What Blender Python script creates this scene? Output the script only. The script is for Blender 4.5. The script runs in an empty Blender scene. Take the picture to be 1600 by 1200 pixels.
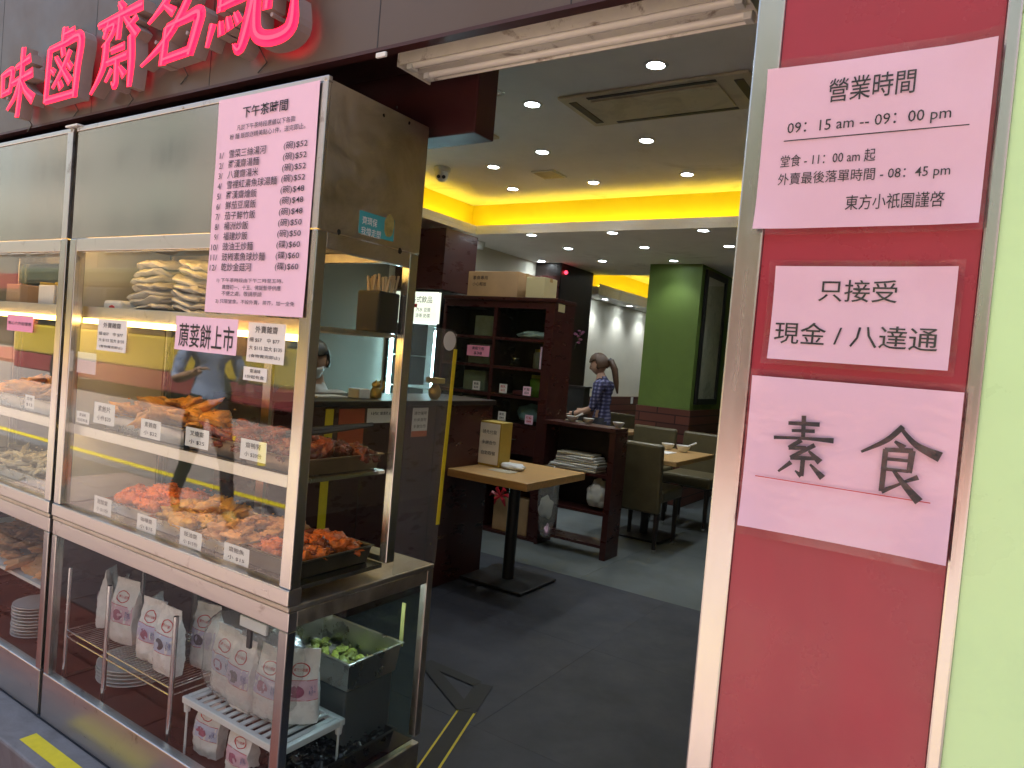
import bpy, bmesh, math, random
from mathutils import Vector, Matrix, noise
random.seed(7)
R = math.radians
SC = bpy.context.scene
COL = SC.collection

# ------------------------------------------------------------------ camera
CAM_H = 1.37
YAW, PITCH, ROLL, FPX = .57656804, -.03482788, .08560999, 1118.447
_f = Vector((-math.sin(YAW)*math.cos(PITCH), math.cos(YAW)*math.cos(PITCH), math.sin(PITCH)))
_r0 = Vector((math.cos(YAW), math.sin(YAW), 0)); _u0 = _r0.cross(_f)
_r = _r0*math.cos(ROLL)+_u0*math.sin(ROLL); _u = -_r0*math.sin(ROLL)+_u0*math.cos(ROLL)
cam = bpy.data.cameras.new('camera'); co = bpy.data.objects.new('camera', cam); COL.objects.link(co)
cam.sensor_width = 36; cam.lens = FPX/1600*36; cam.clip_start = .05; cam.clip_end = 500
mw = Matrix((_r, _u, -_f)).transposed().to_4x4(); mw.translation = (0, 0, CAM_H); co.matrix_world = mw
SC.camera = co
# ------------------------------------------------------------------ world, sun, exposure
SUN_EL, SUN_AZ = R(67), R(18)      # azimuth measured clockwise from +Y
w = bpy.data.worlds.new('World'); SC.world = w; w.use_nodes = True
nt = w.node_tree; bg = nt.nodes['Background']
sky = nt.nodes.new('ShaderNodeTexSky'); sky.sky_type = 'NISHITA'; sky.sun_disc = False
sky.sun_elevation = SUN_EL; sky.sun_rotation = SUN_AZ; sky.air_density = 1.6; sky.dust_density = 5; sky.ozone_density = 1
nt.links.new(sky.outputs[0], bg.inputs[0]); bg.inputs[1].default_value = .105
sl = bpy.data.lights.new('sun', 'SUN'); sl.energy = 5.0; sl.angle = R(.6); sl.color = (1, .95, .88)
so = bpy.data.objects.new('sun', sl); COL.objects.link(so)
sd = Vector((math.sin(SUN_AZ)*math.cos(SUN_EL), math.cos(SUN_AZ)*math.cos(SUN_EL), math.sin(SUN_EL)))
so.rotation_euler = (-sd).to_track_quat('-Z', 'Y').to_euler(); so.location = (0, -5, 14)
vs = SC.view_settings; vs.view_transform = 'Standard'; vs.look = 'None'; vs.gamma = 1; vs.exposure = 1.97
SC.render.engine = 'CYCLES'
cy = SC.cycles
cy.max_bounces = 10; cy.diffuse_bounces = 4; cy.glossy_bounces = 5; cy.transmission_bounces = 6; cy.transparent_max_bounces = 40
cy.use_denoising = True; cy.sample_clamp_indirect = 6; cy.caustics_reflective = False; cy.caustics_refractive = False
cy.use_light_tree = True

# ------------------------------------------------------------------ measuring: sight line through a photo pixel met with a real plane
def ray(x, y): return _f + _r*(x-800)/FPX - _u*(y-600)/FPX
def PY(x, y, c): d = ray(x, y); return d*(c/d.y) + Vector((0, 0, CAM_H))
def PX(x, y, c): d = ray(x, y); return d*(c/d.x) + Vector((0, 0, CAM_H))
def PZ(x, y, c): d = ray(x, y); return d*((c-CAM_H)/d.z) + Vector((0, 0, CAM_H))
def RY(x0, y0, x1, y1, c):      # photo corners left-top, right-bottom on the plane Y=c -> x0,x1,z0,z1
    a, b = PY(x0, y0, c), PY(x1, y1, c); return a.x, b.x, b.z, a.z

# ------------------------------------------------------------------ materials
MATS = {}
def M(name, col, rough=.5, metal=0., var=0., vs=6., bump=0., bs=60., stretch=(1, 1, 1), emit=None, es=0., spec=.5, rv=0., alpha=None, coat=0.):
    m = bpy.data.materials.new(name); m.use_nodes = True; MATS[name] = m
    n = m.node_tree.nodes; l = m.node_tree.links; b = n['Principled BSDF']
    c = (*col, 1); b.inputs['Base Color'].default_value = c
    b.inputs['Roughness'].default_value = rough; b.inputs['Metallic'].default_value = metal
    b.inputs['Specular IOR Level'].default_value = spec
    if coat: b.inputs['Coat Weight'].default_value = coat; b.inputs['Coat Roughness'].default_value = .08
    if var or bump or rv:
        tc = n.new('ShaderNodeTexCoord'); mp = n.new('ShaderNodeMapping'); mp.inputs['Scale'].default_value = stretch
        l.new(tc.outputs['Object'], mp.inputs[0])
    if var or rv:
        nz = n.new('ShaderNodeTexNoise'); nz.inputs['Scale'].default_value = vs; nz.inputs['Detail'].default_value = 6; nz.inputs['Roughness'].default_value = .62
        l.new(mp.outputs[0], nz.inputs['Vector'])
        st = n.new('ShaderNodeMapRange'); st.inputs[1].default_value = .3; st.inputs[2].default_value = .7
        l.new(nz.outputs[0], st.inputs[0])
    if var:
        mx = n.new('ShaderNodeMix'); mx.data_type = 'RGBA'
        mx.inputs[6].default_value = (*[max(0, x*(1-var)) for x in col], 1); mx.inputs[7].default_value = (*[min(1, x*(1+var)) for x in col], 1)
        l.new(st.outputs[0], mx.inputs[0]); l.new(mx.outputs[2], b.inputs['Base Color'])
    if rv:
        rr = n.new('ShaderNodeMapRange'); rr.inputs[3].default_value = max(.02, rough-rv); rr.inputs[4].default_value = min(1, rough+rv)
        l.new(st.outputs[0], rr.inputs[0]); l.new(rr.outputs[0], b.inputs['Roughness'])
    if bump:
        nb = n.new('ShaderNodeTexNoise'); nb.inputs['Scale'].default_value = bs; nb.inputs['Detail'].default_value = 4
        l.new(mp.outputs[0], nb.inputs['Vector'])
        bp = n.new('ShaderNodeBump'); bp.inputs['Strength'].default_value = bump; bp.inputs['Distance'].default_value = .004
        l.new(nb.outputs[0], bp.inputs['Height']); l.new(bp.outputs[0], b.inputs['Normal'])
    if emit: b.inputs['Emission Color'].default_value = (*emit, 1); b.inputs['Emission Strength'].default_value = es
    return m
def stained(name, col, dcol, amount=.5, scale=4., rough=.5, metal=0., detail=8, stretch=(1, 1, 1), bump=0., thr=(.5, .68), rv=.1, var=.06):
    """base colour with irregular dirt patches of another colour"""
    m = M(name, col, rough, metal, var=var, vs=scale*2, bump=bump, bs=scale*20, stretch=stretch, rv=rv)
    n = m.node_tree.nodes; l = m.node_tree.links; b = n['Principled BSDF']
    src = b.inputs['Base Color'].links[0].from_socket
    tc = n.new('ShaderNodeTexCoord'); nz = n.new('ShaderNodeTexNoise'); nz.inputs['Scale'].default_value = scale; nz.inputs['Detail'].default_value = detail; nz.inputs['Roughness'].default_value = .7
    nz.inputs['Distortion'].default_value = .6
    l.new(tc.outputs['Object'], nz.inputs['Vector'])
    mr = n.new('ShaderNodeMapRange'); mr.inputs[1].default_value = thr[0]; mr.inputs[2].default_value = thr[1]; mr.inputs[4].default_value = amount
    l.new(nz.outputs[0], mr.inputs[0])
    mx = n.new('ShaderNodeMix'); mx.data_type = 'RGBA'; mx.inputs[7].default_value = (*dcol, 1)
    l.new(src, mx.inputs[6]); l.new(mr.outputs[0], mx.inputs[0]); l.new(mx.outputs[2], b.inputs['Base Color'])
    return m
def glass(name, tint=(1, 1, 1), f0=.045, rough=0., bump=0., milky=0.):
    m = bpy.data.materials.new(name); m.use_nodes = True; MATS[name] = m
    n = m.node_tree.nodes; l = m.node_tree.links
    for x in list(n):
        if x.type != 'OUTPUT_MATERIAL': n.remove(x)
    out = [x for x in n if x.type == 'OUTPUT_MATERIAL'][0]
    tr = n.new('ShaderNodeBsdfTransparent'); tr.inputs[0].default_value = (*tint, 1)
    gl = n.new('ShaderNodeBsdfGlossy'); gl.inputs['Roughness'].default_value = rough
    lw = n.new('ShaderNodeLayerWeight'); lw.inputs[0].default_value = .5
    pw = n.new('ShaderNodeMath'); pw.operation = 'POWER'; pw.inputs[1].default_value = 5; l.new(lw.outputs['Facing'], pw.inputs[0])
    ma = n.new('ShaderNodeMath'); ma.operation = 'MULTIPLY_ADD'; ma.inputs[1].default_value = 1-f0; ma.inputs[2].default_value = f0; l.new(pw.outputs[0], ma.inputs[0])
    ms = n.new('ShaderNodeMixShader'); l.new(ma.outputs[0], ms.inputs[0])
    base = tr
    if milky:
        df = n.new('ShaderNodeBsdfDiffuse'); df.inputs[0].default_value = (.8, .82, .8, 1)
        m2 = n.new('ShaderNodeMixShader'); m2.inputs[0].default_value = milky
        l.new(tr.outputs[0], m2.inputs[1]); l.new(df.outputs[0], m2.inputs[2]); base = m2
    l.new(base.outputs[0], ms.inputs[1]); l.new(gl.outputs[0], ms.inputs[2]); l.new(ms.outputs[0], out.inputs[0])
    if bump:
        tc = n.new('ShaderNodeTexCoord'); nb = n.new('ShaderNodeTexNoise'); nb.inputs['Scale'].default_value = 35; nb.inputs['Detail'].default_value = 3
        l.new(tc.outputs['Object'], nb.inputs['Vector'])
        bp = n.new('ShaderNodeBump'); bp.inputs['Strength'].default_value = bump; bp.inputs['Distance'].default_value = .004
        l.new(nb.outputs[0], bp.inputs['Height']); l.new(bp.outputs[0], gl.inputs['Normal'])
    return m

STEEL = stained('brushed steel', (.52, .51, .49), (.38, .35, .31), .5, 2.2, .24, 1., stretch=(5, 5, .35), thr=(.45, .78), rv=.05, var=.03)
STEELH = stained('brushed steel rail', (.60, .57, .55), (.16, .09, .06), .7, 9., .33, 1., stretch=(.35, 5, 5), thr=(.60, .72), rv=.06, var=.03)
STEELD = stained('greasy steel', (.56, .51, .44), (.24, .20, .15), .7, 4., .42, 1., stretch=(3, 3, 3), thr=(.45, .7), rv=.12)
CHROME = M('chrome wire', (.7, .7, .7), .22, 1, rv=.08, vs=20)
TRAYM = M('tray steel', (.55, .52, .48), .3, 1, var=.12, vs=12, rv=.1)
TRAYB = M('browned tray', (.30, .20, .12), .4, .8, var=.25, vs=10, rv=.1)
REDP = stained('crimson laminate', (.38, .035, .058), (.30, .034, .052), .7, 3.0, .30, thr=(.42, .75), rv=.12, var=.03)
MAROON = stained('maroon paint', (.050, .013, .014), (.030, .010, .010), .6, 2.5, .42, thr=(.45, .7))
MAROONW = stained('maroon wood', (.052, .013, .011), (.034, .010, .009), .6, 3, .32, stretch=(1, 1, 3), thr=(.4, .75), var=.04)
TAUPE = stained('taupe fascia board', (.100, .074, .060), (.06, .045, .042), .6, 2.2, .4, thr=(.52, .75), rv=.1)
LIME = stained('lime panel', (.63, .92, .46), (.52, .78, .42), .6, 3.5, .33, thr=(.48, .78), rv=.12, var=.02)
CREAM = M('cream wall', (.74, .71, .60), .75, var=.04, vs=3, bump=.05)
CEIL = stained('ceiling white', (.88, .86, .85), (.40, .36, .32), .8, 1.3, .8, thr=(.56, .8))
GREEN = stained('green wall', (.125, .20, .035), (.095, .15, .03), .7, 3, .6, thr=(.42, .75), bump=.08)
YELLOW = M('yellow cove paint', (.80, .66, .04), .7)
YTAPE = M('yellow tape', (.75, .60, .02), .4, var=.08, vs=30)
BTAPE = M('black tape', (.007, .007, .007), .6, var=.2, vs=30)
BLACK = M('black plastic', (.012, .012, .013), .4)
IRON = M('black iron', (.012, .012, .014), .45, rv=.1)
WHITE = M('white plastic', (.72, .73, .70), .4, var=.04, vs=10)
PAPER = M('white paper', (.78, .75, .70), .7, var=.03, vs=15)
PINK = M('pink paper', (.86, .57, .72), .55, var=.03, vs=6)
HOTPINK = M('bright pink paper', (.85, .32, .48), .6)
INK = M('black ink', (.018, .016, .02), .6)
REDINK = M('red ink', (.55, .03, .03), .6)
BLUEINK = M('blue ink', (.10, .12, .30), .6)
LILAC = M('lilac print', (.52, .44, .58), .6)
PACK = M('packet film', (.74, .70, .66), .3, var=.06, vs=25, bump=.5, bs=28, rv=.1)
FOIL = M('clear crinkled film', (.8, .8, .8), .2)
SLEEVE = glass('plastic sleeve', (.98, .97, .97), .045, .12, bump=.35, milky=.012)
BAGCLEAR = glass('clear bag film', (.93, .93, .92), .10, .12, bump=1.0, milky=.16)
GLASS = glass('window glass', (.97, .985, .975), .043)
GLASSD = glass('cabinet side glass', (.93, .96, .94), .045)
GLASSG = glass('green tinted glass', (.80, .88, .85), .045)
PANEL = M('sheet steel', (.40, .37, .335), .17, 1, var=.05, vs=2.5, rv=.05, bump=.35, bs=2.6, stretch=(1.6, 1, .5))
PAVEG = stained('mauve grey paving', (.30, .22, .20), (.21, .155, .145), .7, 4, .8, thr=(.4, .65), bump=.2)
ACRYL = glass('acrylic', (.92, .93, .93), .04, .02, milky=.05)
WOODT = M('beech table', (.50, .30, .12), .35, var=.18, vs=4, stretch=(1, 12, 12), rv=.05)
CARD = M('cardboard', (.42, .27, .14), .75, var=.08, vs=8)
GOLDB = M('mustard board', (.40, .28, .05), .5, var=.1, vs=6)
OLIVE = M('olive brown leather', (.105, .085, .042), .38, var=.15, vs=8, bump=.15, bs=120)
DARKW = M('dark wood', (.02, .012, .010), .4, var=.3, vs=8)
SKIN = M('skin', (.40, .23, .155), .55, var=.05, vs=15)
HAIRB = M('brown hair', (.065, .032, .015), .45, var=.35, vs=60, stretch=(6, 6, 1))
HAIRK = M('black hair', (.012, .010, .010), .4, var=.2, vs=60)
GOLD = M('gold paint', (.60, .40, .10), .3, .8)
FRIED = stained('fried golden food', (.66, .30, .05), (.36, .13, .02), .8, 22, .42, thr=(.42, .66), bump=.4)
CHAR = stained('glazed red food', (.26, .045, .012), (.06, .012, .008), .85, 26, .25, thr=(.42, .66), bump=.4)
ORANGE = stained('orange glazed food', (.85, .19, .03), (.55, .085, .015), .7, 24, .28, thr=(.42, .66), bump=.4)
CURRY = stained('yellow curry food', (.74, .38, .05), (.50, .20, .03), .7, 24, .35, thr=(.42, .66), bump=.4)
PEACH = stained('peach coloured food', (.72, .35, .14), (.50, .20, .07), .7, 24, .4, thr=(.42, .66), bump=.4)
PALEF = stained('pale food', (.55, .50, .38), (.40, .34, .22), .6, 24, .4, thr=(.42, .66), bump=.3)
GREENF = M('pickled greens', (.30, .32, .05), .4, var=.3, vs=40)
BLACKF = M('black fungus', (.018, .013, .012), .22, var=.3, vs=40)
WARM = M('warm led strip', (1, .8, .5), .5, emit=(1, .55, .13), es=5)
COOL = M('cool led tube', (1, 1, 1), .5, emit=(.62, .86, 1), es=20)
LENS = M('downlight lens', (1, 1, 1), .4, emit=(.85, .95, 1), es=14)
YLED = M('yellow led strip', (1, .8, .2), .5, emit=(1, .74, .06), es=5)
NEON = M('red neon face', (.15, .0, .01), .5, emit=(1, .002, .026), es=1.25)
NEONC = M('neon tube core', (.15, .02, .03), .5, emit=(1, .020, .045), es=1.2)
NEONS = M('neon letter return', (.30, .22, .21), .45, var=.1, vs=10)
LBOX = M('fridge light box', (.8, .8, .7), .5, emit=(.85, .92, .75), es=.3)
FLOORD = stained('dark floor vinyl', (.034, .037, .052), (.022, .023, .030), .8, 2.2, .6, thr=(.4, .65), bump=.05)
FLOORL = stained('grey floor vinyl', (.125, .145, .15), (.09, .105, .105), .7, 1.2, .48, thr=(.4, .65))
SLAB = stained('grey step slab', (.20, .19, .20), (.11, .10, .10), .7, 5, .7, thr=(.4, .65), bump=.2)
PAVE = stained('red paving', (.40, .12, .08), (.26, .09, .07), .7, 4, .8, thr=(.4, .65), bump=.2)
ASPH = stained('worn concrete road', (.25, .205, .19), (.19, .155, .145), .6, 2, .85, thr=(.4, .65), bump=.2)
GROUT = M('paving joint', (.12, .10, .09), .9)
def brickmat():
    m = M('wood brick dado', (.11, .035, .025), .5); n = m.node_tree.nodes; l = m.node_tree.links
    tc = n.new('ShaderNodeTexCoord'); mp = n.new('ShaderNodeMapping'); l.new(tc.outputs['Object'], mp.inputs[0])
    mp.inputs['Rotation'].default_value = (R(90), 0, 0)
    br = n.new('ShaderNodeTexBrick'); br.inputs['Color1'].default_value = (.15, .045, .03, 1); br.inputs['Color2'].default_value = (.09, .03, .022, 1); br.inputs['Mortar'].default_value = (.035, .012, .01, 1)
    br.inputs['Scale'].default_value = 3; br.inputs['Mortar Size'].default_value = .02; br.inputs['Brick Width'].default_value = 1.2; br.inputs['Row Height'].default_value = .28
    l.new(mp.outputs[0], br.inputs['Vector']); l.new(br.outputs[0], n['Principled BSDF'].inputs['Base Color']); return m
BRICK = brickmat()
def plaid():
    m = M('plaid shirt', (.06, .06, .14), .8); n = m.node_tree.nodes; l = m.node_tree.links
    tc = n.new('ShaderNodeTexCoord'); ws = []
    for d, s in (('X', 9), ('Z', 9)):
        wv = n.new('ShaderNodeTexWave'); wv.wave_type = 'BANDS'; wv.bands_direction = d; wv.inputs['Scale'].default_value = s; wv.inputs['Distortion'].default_value = 1.2
        l.new(tc.outputs['Object'], wv.inputs['Vector']); ws.append(wv)
    a = n.new('ShaderNodeMath'); a.operation = 'ADD'; l.new(ws[0].outputs[1], a.inputs[0]); l.new(ws[1].outputs[1], a.inputs[1])
    cr = n.new('ShaderNodeValToRGB'); cr.color_ramp.elements[0].color = (.012, .012, .04, 1); cr.color_ramp.elements[0].position = .3
    cr.color_ramp.elements[1].color = (.17, .17, .25, 1); cr.color_ramp.elements[1].position = .95
    e = cr.color_ramp.elements.new(.65); e.color = (.05, .05, .14, 1)
    hm = n.new('ShaderNodeMath'); hm.operation = 'MULTIPLY'; hm.inputs[1].default_value = .5; l.new(a.outputs[0], hm.inputs[0])
    l.new(hm.outputs[0], cr.inputs[0]); l.new(cr.outputs[0], n['Principled BSDF'].inputs['Base Color']); return m
PLAID = plaid()

# ------------------------------------------------------------------ mesh helpers
_ico = {}
def icodata(sub):
    if sub not in _ico:
        b = bmesh.new(); bmesh.ops.create_icosphere(b, subdivisions=sub, radius=1); b.verts.ensure_lookup_table()
        _ico[sub] = ([v.co.copy() for v in b.verts], [[v.index for v in f.verts] for f in b.faces]); b.free()
    return _ico[sub]
class MB:
    def __init__(s): s.v = []; s.f = []; s.m = []; s.T = None
    def add(s, vs, fs, m=0):
        o = len(s.v); s.v += [(s.T @ Vector(v)) if s.T else Vector(v) for v in vs]
        s.f += [[i+o for i in f] for f in fs]; s.m += [m]*len(fs); return s
    def box(s, x0, x1, y0, y1, z0, z1, m=0):
        return s.add([(x, y, z) for x in (x0, x1) for y in (y0, y1) for z in (z0, z1)],
                     [[0, 1, 3, 2], [4, 6, 7, 5], [0, 4, 5, 1], [2, 3, 7, 6], [0, 2, 6, 4], [1, 5, 7, 3]], m)
    def cyl(s, p, q, r, r2=None, n=14, m=0, caps=True):
        p, q = Vector(p), Vector(q); r2 = r if r2 is None else r2; d = (q-p).normalized()
        a = d.orthogonal().normalized(); b = d.cross(a); vs = []
        for c, rr in ((p, r), (q, r2)): vs += [c+(a*math.cos(t)+b*math.sin(t))*rr for t in [2*math.pi*i/n for i in range(n)]]
        fs = [[i, (i+1) % n, n+(i+1) % n, n+i] for i in range(n)]
        if caps: fs += [list(range(n))[::-1], list(range(n, 2*n))]
        return s.add(vs, fs, m)
    def tube(s, pts, r, n=8, m=0):
        pts = [Vector(p) for p in pts]; vs = []; k = len(pts); a = None
        for i, p in enumerate(pts):
            d = (pts[min(i+1, k-1)]-pts[max(i-1, 0)]).normalized()
            a = (a-d*a.dot(d)).normalized() if a else d.orthogonal().normalized()
            b = d.cross(a); rr = r[i] if isinstance(r, (list, tuple)) else r
            vs += [p+(a*math.cos(t)+b*math.sin(t))*rr for t in [2*math.pi*j/n for j in range(n)]]
        fs = [[i*n+j, i*n+(j+1) % n, (i+1)*n+(j+1) % n, (i+1)*n+j] for i in range(k-1) for j in range(n)]
        fs += [list(range(n))[::-1], [(k-1)*n+j for j in range(n)]]
        return s.add(vs, fs, m)
    def lathe(s, prof, c, n=20, m=0, sx=1, sy=1):
        vs = []; c = Vector(c)
        for r, z in prof: vs += [c+Vector((r*math.cos(t)*sx, r*math.sin(t)*sy, z)) for t in [2*math.pi*j/n for j in range(n)]]
        k = len(prof); fs = [[i*n+j, i*n+(j+1) % n, (i+1)*n+(j+1) % n, (i+1)*n+j] for i in range(k-1) for j in range(n)]
        if prof[0][0] > 1e-4: fs.append(list(range(n))[::-1])
        if prof[-1][0] > 1e-4: fs.append([(k-1)*n+j for j in range(n)])
        return s.add(vs, fs, m)
    def blob(s, c, sc, rough=.25, sub=2, m=0, rot=None, freq=1.6):
        vs, fs = icodata(sub); o = Vector((random.uniform(0, 99), random.uniform(0, 99), random.uniform(0, 99))); c = Vector(c)
        q = Matrix.Rotation(rot if rot is not None else random.uniform(0, 6.28), 3, 'Z')
        sc = Vector(sc)
        return s.add([c+q@Vector((v.x*sc.x, v.y*sc.y, v.z*sc.z))*(1+rough*noise.noise(v*freq+o)) for v in vs], fs, m)
    def prism(s, poly, o, u, v, d, m=0, mside=None):
        """closed 2D polygon in frame (o,u,v) extruded by vector d"""
        o, u, v, d = Vector(o), Vector(u), Vector(v), Vector(d); n = len(poly)
        a = [o+u*p[0]+v*p[1] for p in poly]
        s.add(a+[p+d for p in a], [list(range(n)), list(range(n, 2*n))[::-1]], m)
        k = len(s.v)-2*n
        for i in range(n): s.f.append([k+i, k+(i+1) % n, k+n+(i+1) % n, k+n+i]); s.m.append(m if mside is None else mside)
        return s
    def build(s, name, mats, parent=None, smooth=False, bevel=0., label=None, kind=None):
        me = bpy.data.meshes.new(name); me.from_pydata([tuple(v) for v in s.v], [], s.f)
        for mt in (mats if isinstance(mats, (list, tuple)) else [mats]): me.materials.append(mt)
        me.polygons.foreach_set('material_index', s.m)
        b = bmesh.new(); b.from_mesh(me); bmesh.ops.recalc_face_normals(b, faces=b.faces); b.to_mesh(me); b.free()
        if smooth:
            me.polygons.foreach_set('use_smooth', [True]*len(me.polygons))
            try: me.set_sharp_from_angle(angle=R(40 if smooth is True else smooth))
            except Exception: pass
        o = bpy.data.objects.new(name, me); COL.objects.link(o)
        if parent: par(o, parent)
        if bevel:
            bm = o.modifiers.new('bevel', 'BEVEL'); bm.width = bevel; bm.segments = 2; bm.limit_method = 'ANGLE'; bm.angle_limit = R(50)
        if label: o['label'] = label
        if kind: o['kind'] = kind
        return o
def par(o, p):
    o.parent = p; o.matrix_parent_inverse = WM(p).inverted()
def WM(p):
    m = Matrix.Translation(p.location) @ p.rotation_euler.to_matrix().to_4x4()
    return (WM(p.parent) @ p.matrix_parent_inverse @ m) if p.parent else m
def thing(name, label, cat, loc=(0, 0, 0), group=None):
    o = bpy.data.objects.new(name, None); COL.objects.link(o); o.location = loc; o.empty_display_size = .1
    return tag(o, label, cat, group)
def tag(o, label, cat, group=None):
    o['label'] = label; o['category'] = cat
    if group: o['group'] = group
    return o
def B(*a): return MB().box(*a)
def struct(o): o['kind'] = 'structure'; return o
def dup(root, loc, rz=0., label=None):
    r = root.copy(); COL.objects.link(r); r.location = loc; r.rotation_euler = (0, 0, rz)
    if label: r['label'] = label
    for ch in list(root.children):
        c = ch.copy(); COL.objects.link(c); c.parent = r
        for g in ch.children:
            d = g.copy(); COL.objects.link(d); d.parent = c
    return r

# ------------------------------------------------------------------ lettering
def textmesh(body, bold=0.):
    c = bpy.data.curves.new('t', 'FONT'); c.body = body; c.resolution_u = 2; c.offset = bold
    o = bpy.data.objects.new('t', c); COL.objects.link(o)
    dg = bpy.context.evaluated_depsgraph_get(); me = bpy.data.meshes.new_from_object(o.evaluated_get(dg))
    vs = [v.co.copy() for v in me.vertices]; fs = [list(p.vertices) for p in me.polygons]
    bpy.data.objects.remove(o); bpy.data.curves.remove(c); bpy.data.meshes.remove(me)
    return vs, fs
def put_text(mb, body, a0, a1, b0, b1, fn, bold=.006, m=0):
    """fit the line of text into a0..a1 (across) and b0..b1 (up); fn maps (across,up) to a point"""
    vs, fs = textmesh(body, bold)
    if not vs: return
    x0 = min(v.x for v in vs); x1 = max(v.x for v in vs); y0 = min(v.y for v in vs); y1 = max(v.y for v in vs)
    mb.add([fn(a0+(v.x-x0)/(x1-x0)*(a1-a0), b0+(v.y-y0)/(y1-y0)*(b1-b0)) for v in vs], fs, m)
def brush(mb, strokes, box, fn, off=.0002, extr=None, wmul=1., m=0):
    """brush strokes [(x,y,width)...] in a 100 box -> ribbons; extr(point)->back point makes them solid"""
    a0, a1, b0, b1 = box
    for si, st in enumerate(strokes):
        # resample with catmull-rom
        P = [Vector(p) if len(p) == 3 else Vector((*p, 7)) for p in st]; pts = []
        for i in range(len(P)-1):
            p0, p1, p2, p3 = P[max(i-1, 0)], P[i], P[i+1], P[min(i+2, len(P)-1)]
            sharp = False
            for k in range(6):
                t = k/6
                pts.append(.5*((2*p1)+(p2-p0)*t+(2*p0-5*p1+4*p2-p3)*t*t+(3*p1-p0-3*p2+p3)*t**3) if len(P) > 2 else p1.lerp(p2, t))
        pts.append(P[-1]); L = []; Rr = []
        for i, p in enumerate(pts):
            d = (pts[min(i+1, len(pts)-1)]-pts[max(i-1, 0)]); d = Vector((d.x, d.y)); d = d.normalized() if d.length else Vector((1, 0))
            n = Vector((-d.y, d.x)); wd = p.z*wmul/2
            L.append((p.x+n.x*wd, p.y+n.y*wd)); Rr.append((p.x-n.x*wd, p.y-n.y*wd))
        poly = L+Rr[::-1]
        mp = lambda q: fn(a0+q[0]/100*(a1-a0), b0+q[1]/100*(b1-b0), si*off)
        n = len(pts); vs = [mp(q) for q in L]+[mp(q) for q in Rr]
        fs = [[i, i+1, n+i+1, n+i] for i in range(n-1)]
        if extr is None: mb.add(vs, fs, m)
        else:
            bk = [extr(v) for v in vs]; k = 2*n
            mb.add(vs+bk, fs, m); o = len(mb.v)-4*n
            sides = [[i, i+1, k+i+1, k+i] for i in range(n-1)]+[[n+i, n+i+1, k+n+i+1, k+n+i] for i in range(n-1)]+[[0, n, k+n, k], [n-1, 2*n-1, k+2*n-1, k+n-1]]
            mb.f += [[i+o for i in f] for f in sides]; mb.m += [m+1]*len(sides)
def onY(Y, wav=None): return lambda a, b, off=0.: Vector((a, Y-off+(wav(a, b) if wav else 0), b))
def onX(X): return lambda a, b, off=0.: Vector((X+off, a, b))
def sheet(name, label, cat, rect, Y, mat, lines=(), sleeve=0., wave=.0012, bold=.006, ink=INK, rules=(), group=None):
    """a paper sheet facing the street, gently wavy, its print as a child. lines: (text, photo box)"""
    x0, x1, z0, z1 = rect; sd_ = random.uniform(0, 50)
    wv = lambda a, b: wave*(noise.noise(Vector((a*9+sd_, b*9, sd_)))+.5*noise.noise(Vector((a*22+sd_, b*22, sd_)))-1.6*abs(((a-x0)/(x1-x0)*2-1)*((b-z0)/(z1-z0)*2-1))**3)
    t = thing(name, label, cat, ((x0+x1)/2, Y, z0), group)
    N = 10; mb = MB(); vs = []
    for i in range(N+1):
        for j in range(N+1):
            a = x0+(x1-x0)*i/N; b = z0+(z1-z0)*j/N; vs.append((a, Y+wv(a, b), b))
    mb.add(vs, [[i*(N+1)+j, (i+1)*(N+1)+j, (i+1)*(N+1)+j+1, i*(N+1)+j+1] for i in range(N) for j in range(N)])
    o = mb.build('paper', mat, t, smooth=180)
    if lines or rules:
        for L in lines:
            lb = MB(); a0, a1, b0, b1 = L[1]
            put_text(lb, L[0], a0, a1, b0, b1, onY(Y-.0012, wv), L[2] if len(L) > 2 else bold); lb.build('lettering', ink, t)
        for a, b in rules:
            lb = MB(); p, q = PY(*a, Y), PY(*b, Y); zz = (p.z+q.z)/2; lb.box(p.x, q.x, Y-.0016, Y-.0010, zz-.0006, zz+.0006); lb.build('rule', ink, t)
    if sleeve:
        mb = MB(); vs = []
        X0, X1, Z0, Z1 = x0-sleeve, x1+sleeve, z0-sleeve, z1+sleeve
        for i in range(N+1):
            for j in range(N+1):
                a = X0+(X1-X0)*i/N; b = Z0+(Z1-Z0)*j/N; vs.append((a, Y-.0035+wv(a, b), b))
        mb.add(vs, [[i*(N+1)+j, (i+1)*(N+1)+j, (i+1)*(N+1)+j+1, i*(N+1)+j+1] for i in range(N) for j in range(N)])
        mb.build('plastic_sleeve', SLEEVE, t, smooth=180)
    return t

# ================================================================== THE SETTING
struct(B(-120, 120, -120, 120, -.60, -.50).build('ground', ASPH))
YE = 1.06                                  # street edge of the step slab
struct(B(-8, 2.2, YE, 1.2, -.16, 0).build('step_slab', SLAB, bevel=.008))
pv = struct(B(-40, 30, -1.70, YE-.002, -.49, -.158).build('pavement', GROUT))
pm = B(-.147, .147, -.147, .147, -.157, -.150).build('paver', PAVE, pv, bevel=.003)
pg = B(-.147, .147, -.147, .147, -.157, -.150).build('paver', PAVEG, pv, bevel=.003); pg.location = (-7.5, .3, 0)
first = True
for i in range(26):
    for j in range(9):
        x, y = -7.2+i*.3, .9-j*.3
        o = pm if first else (pm if j < 2 else pg).copy()
        if not first: COL.objects.link(o)
        first = False; o.location = (x, y, random.uniform(-.0015, .0015))
struct(B(-40, 30, -1.86, -1.70, -.49, -.150).build('kerb', SLAB, bevel=.015))
rd = struct(B(-60, 40, -9.2, -1.86, -.49, -.27).build('road', ASPH))
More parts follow.
